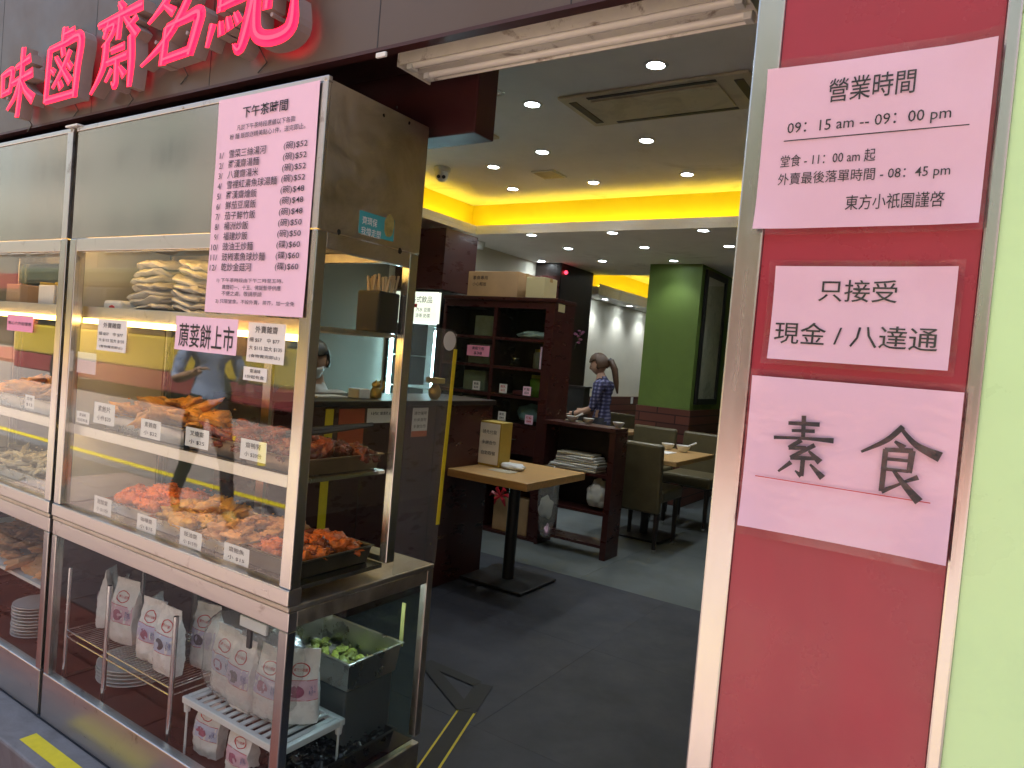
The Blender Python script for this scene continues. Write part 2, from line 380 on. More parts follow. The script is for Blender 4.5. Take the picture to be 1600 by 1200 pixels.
for yy in (-2.27,): B(-60, 40, yy-.055, yy+.055, -.2695, -.266).build('yellow_line', YTAPE, rd)
for k in range(9):
    x = -9.2+k*.75; mb = MB(); mb.T = Matrix.Translation((x, -4.2, 0)) @ Matrix.Rotation(R(38), 4, 'Z'); mb.box(-1.1, 1.1, -.05, .05, -.2695, -.266); mb.build('hatch_line', YTAPE, rd)
struct(B(-40, 30, -14, -9.2, -.49, -.15).build('far_pavement', PAVE))

# shop floor: vinyl tiles over a dark bed, lighter tiles further in
fl = struct(B(-4.4, 1.5, 1.2, 12.5, -.16, -.004).build('floor', BLACK))
def tiles(x0, x1, y0, y1, sz, mat):
    nx = round((x1-x0)/sz); ny = max(1, round((y1-y0)/sz)); dx = (x1-x0)/nx; dy = (y1-y0)/ny
    p = None
    for i in range(nx):
        for j in range(ny):
            if p is None: o = p = B(-dx/2+.0006, dx/2-.0006, -dy/2+.0006, dy/2-.0006, -.004, 0).build('tile', mat, fl)
            else: o = p.copy(); COL.objects.link(o)
            o.location = (x0+dx*(i+.5), y0+dy*(j+.5), random.uniform(-.0005, 0))
tiles(-4.4, 1.5, 1.2, 4.12, .98, FLOORD)
tiles(-4.4, 1.5, 4.12, 12.5, 1.2, FLOORL)
# painted tape marks on the floor
tp = MB()
def strip(mb, p, q, wd, z0, z1):
    p, q = Vector((*p, 0)), Vector((*q, 0)); d = (q-p).normalized(); n = Vector((-d.y, d.x, 0))*wd/2
    vs = [p+n, p-n, q-n, q+n]; mb.add([v+Vector((0, 0, z)) for z in (z0, z1) for v in vs], [[0, 1, 2, 3], [4, 7, 6, 5], [0, 4, 5, 1], [1, 5, 6, 2], [2, 6, 7, 3], [3, 7, 4, 0]])
t = thing('floor_tape', 'black floor tape with yellow edges and a triangular end beside the glass cabinet', 'tape', (-1.5, 2.2, 0))
mb = MB(); strip(mb, (-1.54, 2.25), (-1.30, 1.55), .074, .0006, .0020); mb.build('yellow_backing', YTAPE, t)
mb = MB(); strip(mb, (-1.54, 2.25), (-1.30, 1.55), .058, .0022, .0030); mb.build('black_strip', BTAPE, t)
mb = MB(); strip(mb, (-1.535, 2.235), (-1.615, 2.47), .075, .0031, .0036); mb.build('black_strip', BTAPE, t)
mb = MB(); strip(mb, (-1.64, 2.455), (-1.93, 2.47), .055, .0037, .0041); mb.build('black_strip', BTAPE, t)
mb = MB(); strip(mb, (-1.55, 2.245), (-1.93, 2.46), .06, .0042, .0046); mb.build('black_strip', BTAPE, t)
# yellow tape on the step
mb = MB(); a = PZ(42, 1148, 0); strip(mb, (-2.50, 1.122), (-2.06, 1.122), .05, .0006, .0016)
tag(mb.build('step_tape', YTAPE), 'worn yellow tape strip on grey step in front of cabinets', 'tape')

# walls and ceilings of the shop
struct(B(-4.55, -4.4, 1.3, 12.5, 0, 2.95).build('wall_left', CREAM))
struct(B(1.5, 1.65, 1.05, 12.5, 0, 2.95).build('wall_right', CREAM))
struct(B(-4.55, 1.65, 12.5, 12.65, 0, 2.95).build('wall_back', CREAM))
struct(B(-4.3995, -4.385, 1.7, 4.63, .001, 2.48).build('added_dark_sheet', M('added grey brown sheet', (.16, .145, .115), .5, var=.08, vs=4)))  # dark sheet added to tone down the bright wall behind the counter
ZL, ZU = 2.5, 2.8
struct(B(-4.4, 1.5, 1.62, 5.52, ZU, ZU+.15).build('ceiling', CEIL))
struct(B(-4.4, 1.5, 5.40, 8.02, ZL, ZL+.04).build('lower_ceiling', CEIL))
struct(B(-4.4, -4.06, 1.62, 5.398, ZL, ZL+.04).build('ceiling_border', CEIL))
cv = struct(B(-4.24, 1.5, 5.52, 5.56, ZL+.04, ZU+.15).build('cove_wall', YELLOW))
struct(B(-4.24, -4.20, 1.62, 5.52, ZL+.04, ZU-.002).build('cove_wall_left', YELLOW))
struct(B(-4.4, 1.5, 5.56, 12.5, ZU+.02, ZU+.17).build('ceiling_slab', CEIL))
for q in ((-4.06, 1.5, 5.40, 5.41, ZL+.041, ZL+.082), (-4.07, -4.06, 1.62, 5.3985, ZL+.041, ZL+.082)): struct(B(*q).build('cove_lip', CEIL))
struct(B(-4.06, -4.05, 8.03, 12.5, 2.361, 2.395).build('far_cove_lip', CEIL))
# far tray: ceiling, lip with wall washers, yellow recess
struct(B(-3.95, 1.5, 8.02, 12.5, ZL+.16, ZL+.2).build('far_ceiling', CEIL))
struct(B(-4.4, -4.05, 8.02, 12.5, 2.26, 2.36).build('far_ceiling_lip', CEIL))
struct(B(-4.34, -4.30, 8.02, 12.5, 2.36, 2.80).build('far_cove_wall', YELLOW))
struct(B(-4.4, -3.95, 8.02, 12.5, ZL+.165, ZL+.2).build('far_cove_top', CEIL))
struct(B(-4.4, 1.5, 7.98, 8.018, ZL+.04, ZU+.02).build('ceiling_step', CEIL))
def cove_strip(name, label, rect):
    t = thing(name, label, 'light strip', (rect[0], rect[2], rect[4])); B(*rect).build('led_tape', YLED, t)
    B(rect[0], rect[1], rect[2], rect[3], rect[4]-.012, rect[4]-.001).build('channel', WHITE, t)
cove_strip('cove_light', 'yellow light strip glowing in the ceiling recess across the dining room', (-4.0, 1.4, 5.425, 5.445, ZL+.055, ZL+.06))
cove_strip('cove_light', 'yellow light strip glowing in the ceiling recess above the counter', (-4.105, -4.085, 1.7, 5.4, ZL+.055, ZL+.06))
cove_strip('cove_light', 'yellow light strip in the far recess above the pale wall', (-4.11, -4.085, 8.1, 12.4, 2.373, 2.378))
struct(B(-4.4, -4.385, 7.85, 12.5, 0, .955).build('wall_dado', BRICK))

# ================================================================== FASCIA, PILLAR, STREET FRONT
FY = 1.25
sg = thing('shop_sign', 'taupe fascia sign over the food cabinets with glowing red neon characters', 'sign', (-3, FY, 2.085))
B(-8, -.31, FY, FY+.02, 2.085, 3.4).build('fascia_board', TAUPE, sg)
B(-8, -.31, FY+.021, 1.60, 2.19, 2.30).build('soffit', MAROON, sg)
B(-8, -.31, FY-.004, FY+.024, 2.076, 2.0845).build('bottom_trim', MAROON, sg)
for k, xx in enumerate((-3.35, -2.62, -1.95, -1.28, -.75)): B(xx-.0015, xx+.0015, FY-.0006, FY+.001, 2.086, 3.39).build('board_joint', BLACK, sg)
K = {}
K['wei'] = [[(8, 70, 8), (10, 36, 7)], [(6, 68, 6), (34, 72, 9), (33, 56, 8), (30, 40, 7)], [(10, 40, 6), (32, 43, 7)], [(46, 74, 6), (84, 82, 10)], [(38, 52, 7), (92, 60, 11)], [(64, 100, 9), (62, 50, 9), (56, 0, 8)], [(60, 54, 9), (48, 32, 7), (28, 14, 3)], [(63, 54, 5), (76, 36, 8), (98, 20, 12)]]
K['lou'] = [[(50, 102, 10), (48, 82, 8)], [(50, 92, 6), (72, 94, 8)], [(18, 78, 9), (14, 4, 8)], [(16, 77, 7), (52, 80, 8), (86, 82, 11), (83, 40, 10), (80, 2, 9)], [(14, 7, 8), (80, 8, 8)], [(66, 68, 7), (50, 44, 7), (30, 22, 4)], [(34, 64, 5), (50, 46, 7), (70, 24, 9)], [(48, 74, 7), (52, 62, 8)], [(26, 48, 6), (34, 42, 7)], [(64, 50, 7), (72, 42, 7)], [(46, 28, 7), (52, 18, 8)]]
K['zhai'] = [[(48, 104, 6), (56, 94, 10)], [(12, 84, 6), (90, 92, 10)], [(32, 84, 6), (24, 66, 6)], [(22, 76, 5), (42, 79, 8), (36, 66, 6), (22, 56, 3)], [(52, 86, 7), (50, 60, 7)], [(60, 84, 5), (84, 58, 10)], [(82, 80, 7), (66, 70, 4)], [(30, 60, 9), (26, 30, 8), (6, 2, 3)], [(74, 60, 9), (77, 30, 9), (76, 0, 6)], [(40, 48, 6), (64, 50, 7)], [(34, 35, 6), (70, 38, 8)], [(52, 36, 7), (52, 6, 7), (46, 10, 4)], [(44, 26, 6), (34, 12, 3)], [(58, 26, 4), (68, 14, 8)]]
K['ming'] = [[(52, 102, 9), (38, 80, 8), (10, 58, 3)], [(42, 86, 6), (66, 89, 8), (80, 89, 9), (62, 56, 9), (38, 30, 8), (2, 8, 3)], [(36, 74, 5), (52, 62, 9)], [(42, 46, 8), (38, 2, 9)], [(42, 46, 7), (70, 50, 9), (92, 52, 12), (88, 30, 11), (80, 6, 10)], [(38, 8, 8), (82, 11, 9)]]
K['chi'] = [[(14, 98, 7), (12, 46, 8)], [(14, 96, 6), (48, 99, 8)], [(14, 82, 5), (44, 84, 6)], [(14, 68, 5), (44, 70, 6)], [(31, 96, 6), (29, 54, 7)], [(10, 50, 6), (38, 54, 8), (52, 55, 10), (48, 28, 10), (40, 4, 8), (32, 10, 3)], [(4, 36, 7), (-2, 14, 4)], [(14, 36, 5), (16, 22, 7)], [(23, 38, 5), (27, 25, 7)], [(32, 40, 5), (38, 29, 7)], [(54, 62, 6), (76, 70, 7), (92, 76, 10), (90, 56, 9), (86, 42, 5)], [(73, 102, 8), (70, 34, 8)], [(58, 80, 9), (57, 30, 9), (62, 12, 10), (80, 6, 11), (98, 12, 11), (100, 38, 5)]]
NY = 1.192
boxes = {'wei': (PY(2, 95, NY).x, PY(58, 95, NY).x, PY(25, 184, NY).z, 2.345), 'lou': (PY(66, 100, NY).x, PY(134, 100, NY).x, PY(75, 165, NY).z, 2.36),
         'zhai': (PY(142, 90, NY).x, PY(228, 90, NY).x, PY(155, 148, NY).z, 2.37), 'ming': (PY(222, 60, NY).x, PY(318, 60, NY).x, PY(225, 113, NY).z, 2.385),
         'chi': (PY(330, 30, NY).x, PY(460, 30, NY).x, PY(375, 84, NY).z, 2.40)}
for k, bxx in boxes.items():
    mb = MB(); brush(mb, K[k], bxx, onY(NY), .0004, extr=lambda v: Vector((v.x, FY-.02, v.z)), wmul=1.4)
    ch = mb.build('character', [NEON, NEONS], sg)
    mb = MB(); brush(mb, K[k], bxx, onY(NY-.004), .0004, wmul=.36); mb.build('neon_tube', NEONC, ch)
    for dx in (.25, .75):
        mb = MB(); x = bxx[0]+(bxx[1]-bxx[0])*dx; mb.cyl((x, FY-.06, bxx[2]+.08), (x, FY+.005, bxx[2]+.08), .006, n=8); mb.build('standoff', NEONS, ch)
    mb = MB(); x = (bxx[0]+bxx[1])/2; mb.tube([(x, FY-.03, bxx[2]+.03), (x+.01, FY-.006, bxx[2]-.01), (x-.03, FY-.003, bxx[2]-.03)], .0018, 6); mb.build('cable', BLACK, ch)
# upper facade of the same building, bulkhead above the cabinets
tag(B(-16, 12, 1.3, 12.65, 3.42, 4.5).build('upper_facade', CREAM), 'cream upper wall of the shop building above the fascia', 'wall')  # unseen mass over the shop, its height shaped to set the sun's reach
tag(B(-4.4, -1.255, 1.625, 1.72, 2.0, ZU-.01).build('bulkhead', MAROON, bevel=.004), 'maroon painted bulkhead box hanging behind the fascia over the cabinet', 'bulkhead')
tag(B(-8, -3.9, 1.26, 1.34, 0, 2.08).build('front_wall', MAROON), 'maroon front wall left of the food cabinets', 'wall')

# fluorescent batten over the doorway
t = thing('fluorescent_fitting', 'rusty white twin tube fluorescent fitting switched off above the doorway', 'ceiling light', (-.9, 1.5, 2.13))
LZ = 2.13; ya = 1.428; yb = 1.555; xa, xb = -1.375, -.455
RUSTW = stained('rusty white enamel', (.80, .76, .68), (.16, .075, .03), .85, 9, .45, thr=(.56, .68))
TUBEW = M('tube glass', (.85, .82, .76), .2, var=.03, vs=6)
mb = MB()
prof = [(ya, LZ+.035), (ya, LZ), (ya+.004, LZ), (ya+.012, LZ+.022), (ya+.045, LZ+.022), (ya+.05, LZ+.004), (yb-.05, LZ+.004), (yb-.045, LZ+.022), (yb-.012, LZ+.022), (yb-.004, LZ), (yb, LZ), (yb, LZ+.035)]
mb.prism([(p[0], p[1]) for p in prof], (xa, 0, 0), (0, 1, 0), (0, 0, 1), (xb-xa, 0, 0)); mb.build('reflector', RUSTW, t)
for yy in (ya+.029, yb-.029):
    mb = MB(); mb.cyl((xa+.03, yy, LZ+.008), (xb-.03, yy, LZ+.008), .012, n=14); tb = mb.build('tube', TUBEW, t, smooth=True)
    for xx in (xa+.012, xb-.03): mb = MB(); mb.box(xx, xx+.018, yy-.014, yy+.014, LZ-.008, LZ+.021); mb.build('lamp_holder', WHITE, tb, bevel=.002)
for xx in (xa-.004, xb): mb = MB(); mb.box(xx, xx+.004, ya-.004, yb+.004, LZ-.006, LZ+.04); mb.build('end_cap', RUSTW, t)
for xx in (xa+.25, xb-.25): mb = MB(); mb.box(xx-.02, xx+.02, (ya+yb)/2-.02, (ya+yb)/2+.02, LZ+.036, 2.189); mb.build('bracket', STEELD, t)

# pillar
pl = thing('pillar', 'crimson panelled pillar with metal edge strips at the doorway', 'pillar', (-.14, 1.0, -.15))
B(-.263, -.0135, 1.0, 1.30, -.155, 3.4).build('red_panel', REDP, pl)
B(-.300, -.2635, .996, 1.30, -.155, 3.4).build('edge_strip', STEEL, pl, bevel=.003)
B(-.013, .003, .996, 1.30, -.155, 3.4).build('edge_strip', STEEL, pl, bevel=.003)
lw = thing('lime_panel', 'pale lime green panelled shop wall right of the crimson pillar', 'wall', (1, .99, -.15))
B(.0031, 2.2, 1.0, 1.04, -.155, 1.815).build('panel', LIME, lw); B(.0031, 2.2, 1.0, 1.04, 1.818, 3.4).build('panel', LIME, lw); B(.0031, 2.2, 1.006, 1.03, 1.8151, 1.8179).build('joint', WHITE, lw)

PYL = .989
sheet('hours_notice', 'pink laminated notice of opening hours, topmost sign on the crimson pillar', 'notice', (-.275, -.018, 1.573, 1.786), PYL, PINK,
      [('營業時間', (-.196, -.098, 1.733, 1.763), .004), ('09：15 am -- 09：00 pm', (-.243, -.057, 1.694, 1.712), .002),
       ('堂食 - 11：00 am 起', (-.248, -.134, 1.654, 1.670), .002), ('外賣最後落單時間 - 08：45 pm', (-.249, -.052, 1.628, 1.646), .002), ('東方小祇園謹啓', (-.163, -.055, 1.594, 1.613), .002)],
      sleeve=.009, wave=.0034, rules=[((1225, 222), (1515, 194))])
sheet('payment_notice', 'small pink laminated notice about cash payment, middle sign on the crimson pillar', 'notice', (-.240, -.033, 1.400, 1.523), PYL, PINK,
      [('只接受', (-.184, -.094, 1.478, 1.506), .003), ('現金 / 八達通', (-.234, -.046, 1.421, 1.450), .003)], sleeve=.007, wave=.0022)
t = sheet('brush_notice', 'pink laminated sheet with two large brushed characters, lowest sign on the pillar', 'notice', (-.257, -.014, 1.172, 1.376), PYL, PINK, sleeve=.009, wave=.0030)
S1 = [[(26, 85, 5), (72, 88, 6)], [(32, 74, 4), (66, 77, 5)], [(6, 60, 5), (50, 64, 4), (94, 66, 7)], [(48, 99, 6), (50, 62, 5)], [(48, 61, 6), (30, 47, 5)], [(30, 47, 6), (56, 50, 5)], [(68, 56, 6), (34, 32, 5)], [(34, 32, 6), (74, 36, 5)], [(60, 46, 3), (78, 31, 9)], [(53, 34, 6), (53, 6, 6)], [(53, 6, 7), (43, 13, 2)], [(36, 25, 6), (18, 8, 3)], [(64, 26, 3), (84, 8, 9)]]
S2 = [[(52, 99, 6), (34, 78, 6), (4, 58, 3)], [(50, 96, 4), (70, 76, 7), (99, 64, 12)], [(44, 78, 3), (56, 70, 8)], [(34, 66, 6), (34, 8, 6)], [(33, 65, 5), (67, 68, 6)], [(66, 68, 7), (65, 38, 6)], [(36, 53, 4), (64, 54, 4)], [(36, 39, 4), (64, 40, 4)], [(34, 8, 6), (56, 22, 3)], [(76, 34, 6), (58, 24, 3)], [(46, 39, 4), (62, 20, 7), (80, 2, 10)]]
mb = MB(); brush(mb, S1, (-.226, -.143, 1.246, 1.330), onY(PYL-.0046), .00012, wmul=1.15); mb.build('brushed_character', INK, t)
mb = MB(); brush(mb, S2, (-.119, -.030, 1.240, 1.330), onY(PYL-.0046), .00012, wmul=1.15); mb.build('brushed_character', INK, t)
mb = MB(); mb.box(-.240, -.036, PYL-.0046, PYL-.0042, 1.2415, 1.2427); mb.build('rule', REDINK, t)
for nm in t.children:
    if nm.name.startswith('plastic'): nm.location.y -= .005

# ================================================================== FOOD CABINETS
CY, CB, CL = 1.2, 1.58, 1.772            # front, back of the upper part, back of the lower part
def cabinet(x0, x1, label):
    t = thing('food_cabinet', label, 'display cabinet', ((x0+x1)/2, CY, 0))
    pw = .042
    # sign box on top: sheet metal panels
    fp = B(x0+.003, x1-.035, CY+.004, CY+.010, 1.648, 2.004).build('front_panel', PANEL, t)
    B(x1-.034, x1+.0012, CY-.0015, CY+.0095, 1.648, 2.0045).build('corner_trim', STEELH, t, bevel=.0015)
    B(x0, x1, CY, CY+.014, 2.005, 2.02).build('top_trim', STEELH, t, bevel=.002)
    for xx in (x0+.012, (x0+x1)/2, x1-.012):
        mb = MB(); mb.cyl((xx, CY-.002, 2.012), (xx, CY+.002, 2.012), .004, n=8); mb.build('screw', STEELD, t)
    B(x1-.006, x1, CY+.0105, CB, 1.648, 2.0035).build('side_panel', STEELD, t)
    B(x0, x0+.006, CY+.0145, CB, 1.648, 2.02).build('side_panel', STEELD, t)
    B(x0+.007, x1-.007, CB-.006, CB, 1.648, 2.0035).build('back_panel', STEELD, t)
    B(x0+.001, x1-.001, CY+.015, CB, 2.004, 2.012).build('top_panel', STEELD, t)
    B(x0+.007, x1-.007, CY+.015, CB-.007, 1.650, 1.655).build('inner_ceiling', STEELD, t)
    # glazed middle
    for nm, xa_, ya_ in (('l', x0, CY), ('r', x1-pw, CY), ('bl', x0, CB-.034), ('br', x1-.03, CB-.034)):
        B(xa_, xa_+(pw if nm in 'lr' else .03), ya_, ya_+.034, .748, 1.6465).build('post', STEEL, t, bevel=.003)
    B(x0+pw+.001, x1-pw-.001, CY+.002, CY+.03, 1.605, 1.6465).build('top_rail', STEELH, t, bevel=.002)
    B(x1-.028, x1-.002, CY+.035, CB-.035, 1.605, 1.6465).build('top_rail', STEELD, t, bevel=.002)
    B(x0+.002, x0+.02, CY+.035, CB-.035, .75, 1.6465).build('left_side_panel', M('frosted side', (.50, .50, .47), .5, var=.06, vs=4), t)
    B(x0+pw+.001, x1-pw-.001, CY+.012, CY+.017, .751, 1.604).build('front_pane', GLASS, t)
    B(x1-.014, x1-.009, CY+.035, CB-.035, .751, 1.604).build('side_pane', GLASSD, t)
    B(x0, x1, CY-.004, CY+.04, .706, .747).build('ledge_rail', STEELH, t, bevel=.003)
    # shelves
    B(x0+.022, x1-.03, CY+.05, CB-.036, 1.400, 1.412).build('top_shelf', STEELD, t, bevel=.002)
    B(x0+.022, x1-.03, CY+.044, CY+.049, 1.385, 1.425).build('shelf_lip', STEELH, t, bevel=.001)
    B(x0+.022, x1-.03, CY+.036, CB-.036, 1.006, 1.018).build('middle_shelf', STEEL, t, bevel=.002)
    B(x0+.05, x1-.05, CY+.050, CY+.066, .997, 1.0055).build('led_or_fill_strip', M('added warm fill', (1, .8, .5), .5, emit=(1, .62, .2), es=4) if 'added warm fill' not in MATS else MATS['added warm fill'], t)  # strip added under the middle shelf to brighten the food below
    B(x0+.022, x1-.03, CY+.031, CY+.0355, .990, 1.022).build('shelf_lip', STEELH, t, bevel=.001)
    B(x0+.022, x1-.015, CY+.041, CB-.036, .735, .747).build('deck', STEEL, t)
    st = B(x0+.05, x1-.05, CY+.034, CY+.056, 1.368, 1.3845).build('led_or_fill_strip', WARM, t)
    B(x0+.05, x1-.05, CY+.034, CY+.050, 1.638, 1.6495).build('led_or_fill_strip', WARM, t)
    # sliding door track, rear door frame (open)
    B(x0+.03, x1-.031, CB-.03, CB-.002, .748, .765).build('rear_track', STEELD, t)
    B(x0+.03, x1-.031, CB-.03, CB-.002, 1.62, 1.6465).build('rear_track', STEELD, t)
    B(x0+.04, (x0+x1)/2, CB-.014, CB-.010, .766, 1.619).build('rear_door_pane', GLASSG, t)
    B((x0+x1)/2-.02, (x0+x1)/2+.02, CB-.018, CB-.006, .766, 1.619).build('rear_door_stile', STEEL, t)
    # lower cabinet
    B(x0, x1, CY, CL, .690, .7045).build('counter_top', STEELD, t, bevel=.003)
    B(x0, x1, CY+.003, CY+.03, .640, .689).build('lower_top_rail', STEELH, t, bevel=.002)
    B(x1-.024, x1-.001, CY+.031, CL-.03, .648, .689).build('lower_top_rail', STEELD, t, bevel=.002)
    for nm, xa_, ya_, dx in (('a', x0, CY+.002, .03), ('b', x1-.034, CY+.002, .034), ('c', x0, CL-.03, .026), ('d', x1-.026, CL-.03, .026)):
        B(xa_, xa_+dx, ya_, ya_+.028, .157, .6395 if nm in 'ab' else .689).build('lower_post', STEEL if nm in 'ab' else STEELD, t, bevel=.003)
    B(x0, x1, CY+.001, CY+.032, .0, .156).build('base_panel', STEELH, t, bevel=.003)
    B(x1-.03, x1-.001, CY+.033, CL-.003, .0, .130).build('base_panel', STEELD, t, bevel=.003)
    B(x0, x0+.03, CY+.033, CL-.003, .0, .130).build('base_panel', STEELD, t)
    B(x0+.031, x1-.031, CY+.033, CL-.003, .118, .130).build('lower_deck', MAROONW, t)
    B(x0+.031, x1-.035, CY+.012, CY+.017, .157, .6395).build('lower_front_pane', GLASS, t)
    B(x1-.014, x1-.009, CY+.031, CL-.031, .1305, .6475).build('lower_side_pane', GLASSD, t)
    B(x0+.004, x0+.012, CY+.031, CL-.031, .131, .688).build('lower_left_panel', MAROONW, t)
    xm = (x0+x1)/2
    for a, b, yy in ((x0+.03, xm+.06, CL-.02), (xm-.02, x1-.03, CL-.012)):
        B(a, b, yy, yy+.004, .134, .672).build('sliding_pane', GLASSG, t)
    B(x0+.03, x1-.03, CL-.024, CL-.004, .673, .689).build('door_track', STEELD, t)
    B(x1-.10, x1-.085, CL-.0235, CL-.0205, .42, .56).build('yellow_handle_tape', M('pale yellow tape', (.62, .55, .18), .5), t) if x1 > -2 else None
    return t
cab1 = cabinet(-3.85, -2.625, 'stainless food cabinet at the left edge holding fried food and plates')
cab2 = cabinet(-2.60, -1.385, 'stainless food display cabinet carrying the long pink menu sheet')
# small damaged tag on top joint and a sticker
tag(B(-2.66, -2.58, CY-.01, CY+.03, 2.021, 2.027).build('top_plate', WHITE), 'small chipped white plate lying on the joint of the cabinet tops', 'plate')
# acrylic guard at the back corner of the counter
t = thing('acrylic_guard', 'clear acrylic guard with yellow taped edge on the cabinet counter', 'guard', (-1.385, 1.69, .705))
poly = [(1.583, .707), (1.776, .707), (1.794, 1.37)]+[(1.774+.02*math.cos(a), 1.425+.02*math.sin(a)-.0) for a in [0, .5, 1.0, 1.57]]+[(1.583, 1.445)]
MB().prism(poly, (-1.392, 0, 0), (0, 1, 0), (0, 0, 1), (.005, 0, 0)).build('sheet', ACRYL, t)
MB().prism([(1.763, .83), (1.780, .83), (1.798, 1.385), (1.781, 1.385)], (-1.3865, 0, 0), (0, 1, 0), (0, 0, 1), (.0012, 0, 0)).build('yellow_tape', YTAPE, t)
mb = MB(); mb.cyl((-1.3866, 1.757, 1.409), (-1.3855, 1.757, 1.409), .030, n=28); mb.build('round_sticker', WHITE, t)

def grid_food(name, label, cat, mat, x0, x1, y0, y1, z, n, sz, rough=.35, hgt=.03, mats=None):
    """a heap of irregular pieces, some turned up, with crumbs between them"""
    mb = MB(); mats = mats or [mat, variant(mat, 1.25), variant(mat, .7)]
    for i in range(n):
        x = random.uniform(x0, x1); y = random.uniform(y0, y1); u = (x-(x0+x1)/2)/((x1-x0)/2); v = (y-(y0+y1)/2)/((y1-y0)/2)
        h = hgt*(1-.6*max(u*u, v*v)); s = random.uniform(.6, 1.3)
        c = Vector((x, y, z+h*random.uniform(.2, 1))); mb.T = Matrix.Translation(c) @ Matrix.Rotation(random.uniform(-.5, .5), 4, 'X') @ Matrix.Rotation(random.uniform(-.5, .5), 4, 'Y')
        mb.blob((0, 0, 0), (sz[0]*s, sz[1]*s*random.uniform(.8, 1.2), sz[2]*s), rough*1.5, 3, m=random.choice((0, 0, 1, 2)) % len(mats), freq=2.6)
    mb.T = None
    for i in range(n): mb.blob((random.uniform(x0, x1), random.uniform(y0, y1), z+hgt*random.uniform(.3, 1.1)), (.005, .004, .003), .5, 1, m=random.randrange(len(mats)))
    o = mb.build(name, mats, smooth=180, kind='stuff'); return tag(o, label, cat)
def variant(mat, k):
    m = mat.copy(); m.name = mat.name+' variant'
    for nd in m.node_tree.nodes:
        if nd.type == 'MIX':
            for i in (6, 7):
                if not nd.inputs[i].is_linked: c = nd.inputs[i].default_value; nd.inputs[i].default_value = (min(1, c[0]*k), min(1, c[1]*k), min(1, c[2]*k), 1)
    return m
def tray(name, label, x0, x1, y0, y1, z, h, mat, floor=None):
    t = thing(name, label, 'tray', ((x0+x1)/2, (y0+y1)/2, z)); mb = MB(); e = .012
    def ring(k, zz, d=0): return [(x0+k, y0+k, zz), (x1-k, y0+k, zz), (x1-k, y1-k, zz), (x0+k, y1-k, zz)]
    lv = [ring(e, z+.0015), ring(0.004, z+h*.9), ring(-.004, z+h), ring(-.004, z+h+.002), ring(.006, z+h+.0015), ring(.008, z+h*.85), ring(e+.002, z+.004)]
    vs = [p for r in lv for p in r]; fs = [[3, 2, 1, 0]]
    for i in range(len(lv)-1):
        for j in range(4): fs.append([i*4+j, i*4+(j+1) % 4, (i+1)*4+(j+1) % 4, (i+1)*4+j])
    k = (len(lv)-1)*4; fs.append([k, k+1, k+2, k+3]); mb.add(vs, fs); mb.build('pan', mat, t, bevel=.002); return t
ZM, ZD = 1.018, .747
# middle shelf of the right cabinet
tray('fried_tofu_tray', 'steel tray of golden fried bean curd on the middle shelf', -2.46, -1.99, 1.27, 1.54, ZM, .055, TRAYM)
grid_food('fried_bean_curd', 'heap of golden fried bean curd on the middle shelf tray', 'food', FRIED, -2.42, -2.03, 1.30, 1.51, ZM+.05, 46, (.075, .042, .018), .3, .055)
tray('glazed_tray', 'browned tray of dark red glazed strips in the middle of the middle shelf', -1.975, -1.70, 1.265, 1.54, ZM, .05, TRAYB)
grid_food('glazed_strip', 'dark red glazed strips filling the browned middle shelf tray', 'food', CHAR, -1.95, -1.73, 1.29, 1.51, ZM+.035, 70, (.05, .014, .012), .3, .035)
tray('roast_tray', 'brown tray of roast pieces at the right end of the middle shelf', -1.69, -1.43, 1.255, 1.545, ZM, .045, TRAYB)
grid_food('roast_piece', 'dark roast pieces in the tray at the right end of the middle shelf', 'food', CHAR, -1.67, -1.45, 1.28, 1.52, ZM+.035, 40, (.036, .022, .018), .45, .035)
t = thing('serving_tongs', 'black handled tongs lying across the roast pieces', 'tongs', (-1.5, 1.45, ZM+.085))
for k in (0, 1): mb = MB(); mb.tube([(-1.60, 1.33, ZM+.085+k*.008), (-1.54, 1.40, ZM+.100+k*.01), (-1.455, 1.52, ZM+.128)], [.006, .008, .007], 8); mb.build('arm', BLACK, t, smooth=True)
# bottom deck of the right cabinet
tray('orange_tray', 'steel tray of orange sweet and sour food on the bottom deck', -2.43, -2.13, 1.27, 1.53, ZD, .04, TRAYM)
grid_food('orange_food', 'bright orange glazed pieces heaped on the left of the bottom deck', 'food', ORANGE, -2.40, -2.16, 1.30, 1.50, ZD+.035, 60, (.03, .022, .015), .4, .05)
tray('curry_tray', 'steel tray of yellow curry pieces on the bottom deck', -2.115, -1.89, 1.255, 1.53, ZD, .04, TRAYM)
grid_food('curry_food', 'yellow curry pieces heaped on the bottom deck tray', 'food', CURRY, -2.09, -1.91, 1.28, 1.50, ZD+.035, 50, (.032, .024, .014), .4, .045)
tray('soy_tray', 'steel tray of soy braised slices in the bottom deck middle', -1.875, -1.67, 1.25, 1.53, ZD, .04, TRAYM)
grid_food('soy_food', 'peach coloured soy slices heaped on the bottom deck tray', 'food', PEACH, -1.855, -1.69, 1.275, 1.50, ZD+.035, 45, (.034, .026, .012), .4, .04)
tray('corner_tray', 'dark tray of glossy red pieces in the right corner of the bottom deck', -1.655, -1.425, 1.25, 1.53, ZD, .05, M('dark pan', (.10, .085, .06), .35, .7, var=.2, vs=8))
grid_food('red_glossy_food', 'glossy red and brown pieces in the corner tray of the bottom deck', 'food', ORANGE, -1.635, -1.445, 1.275, 1.51, ZD+.04, 60, (.026, .02, .014), .45, .025, mats=[ORANGE, CHAR, ORANGE])
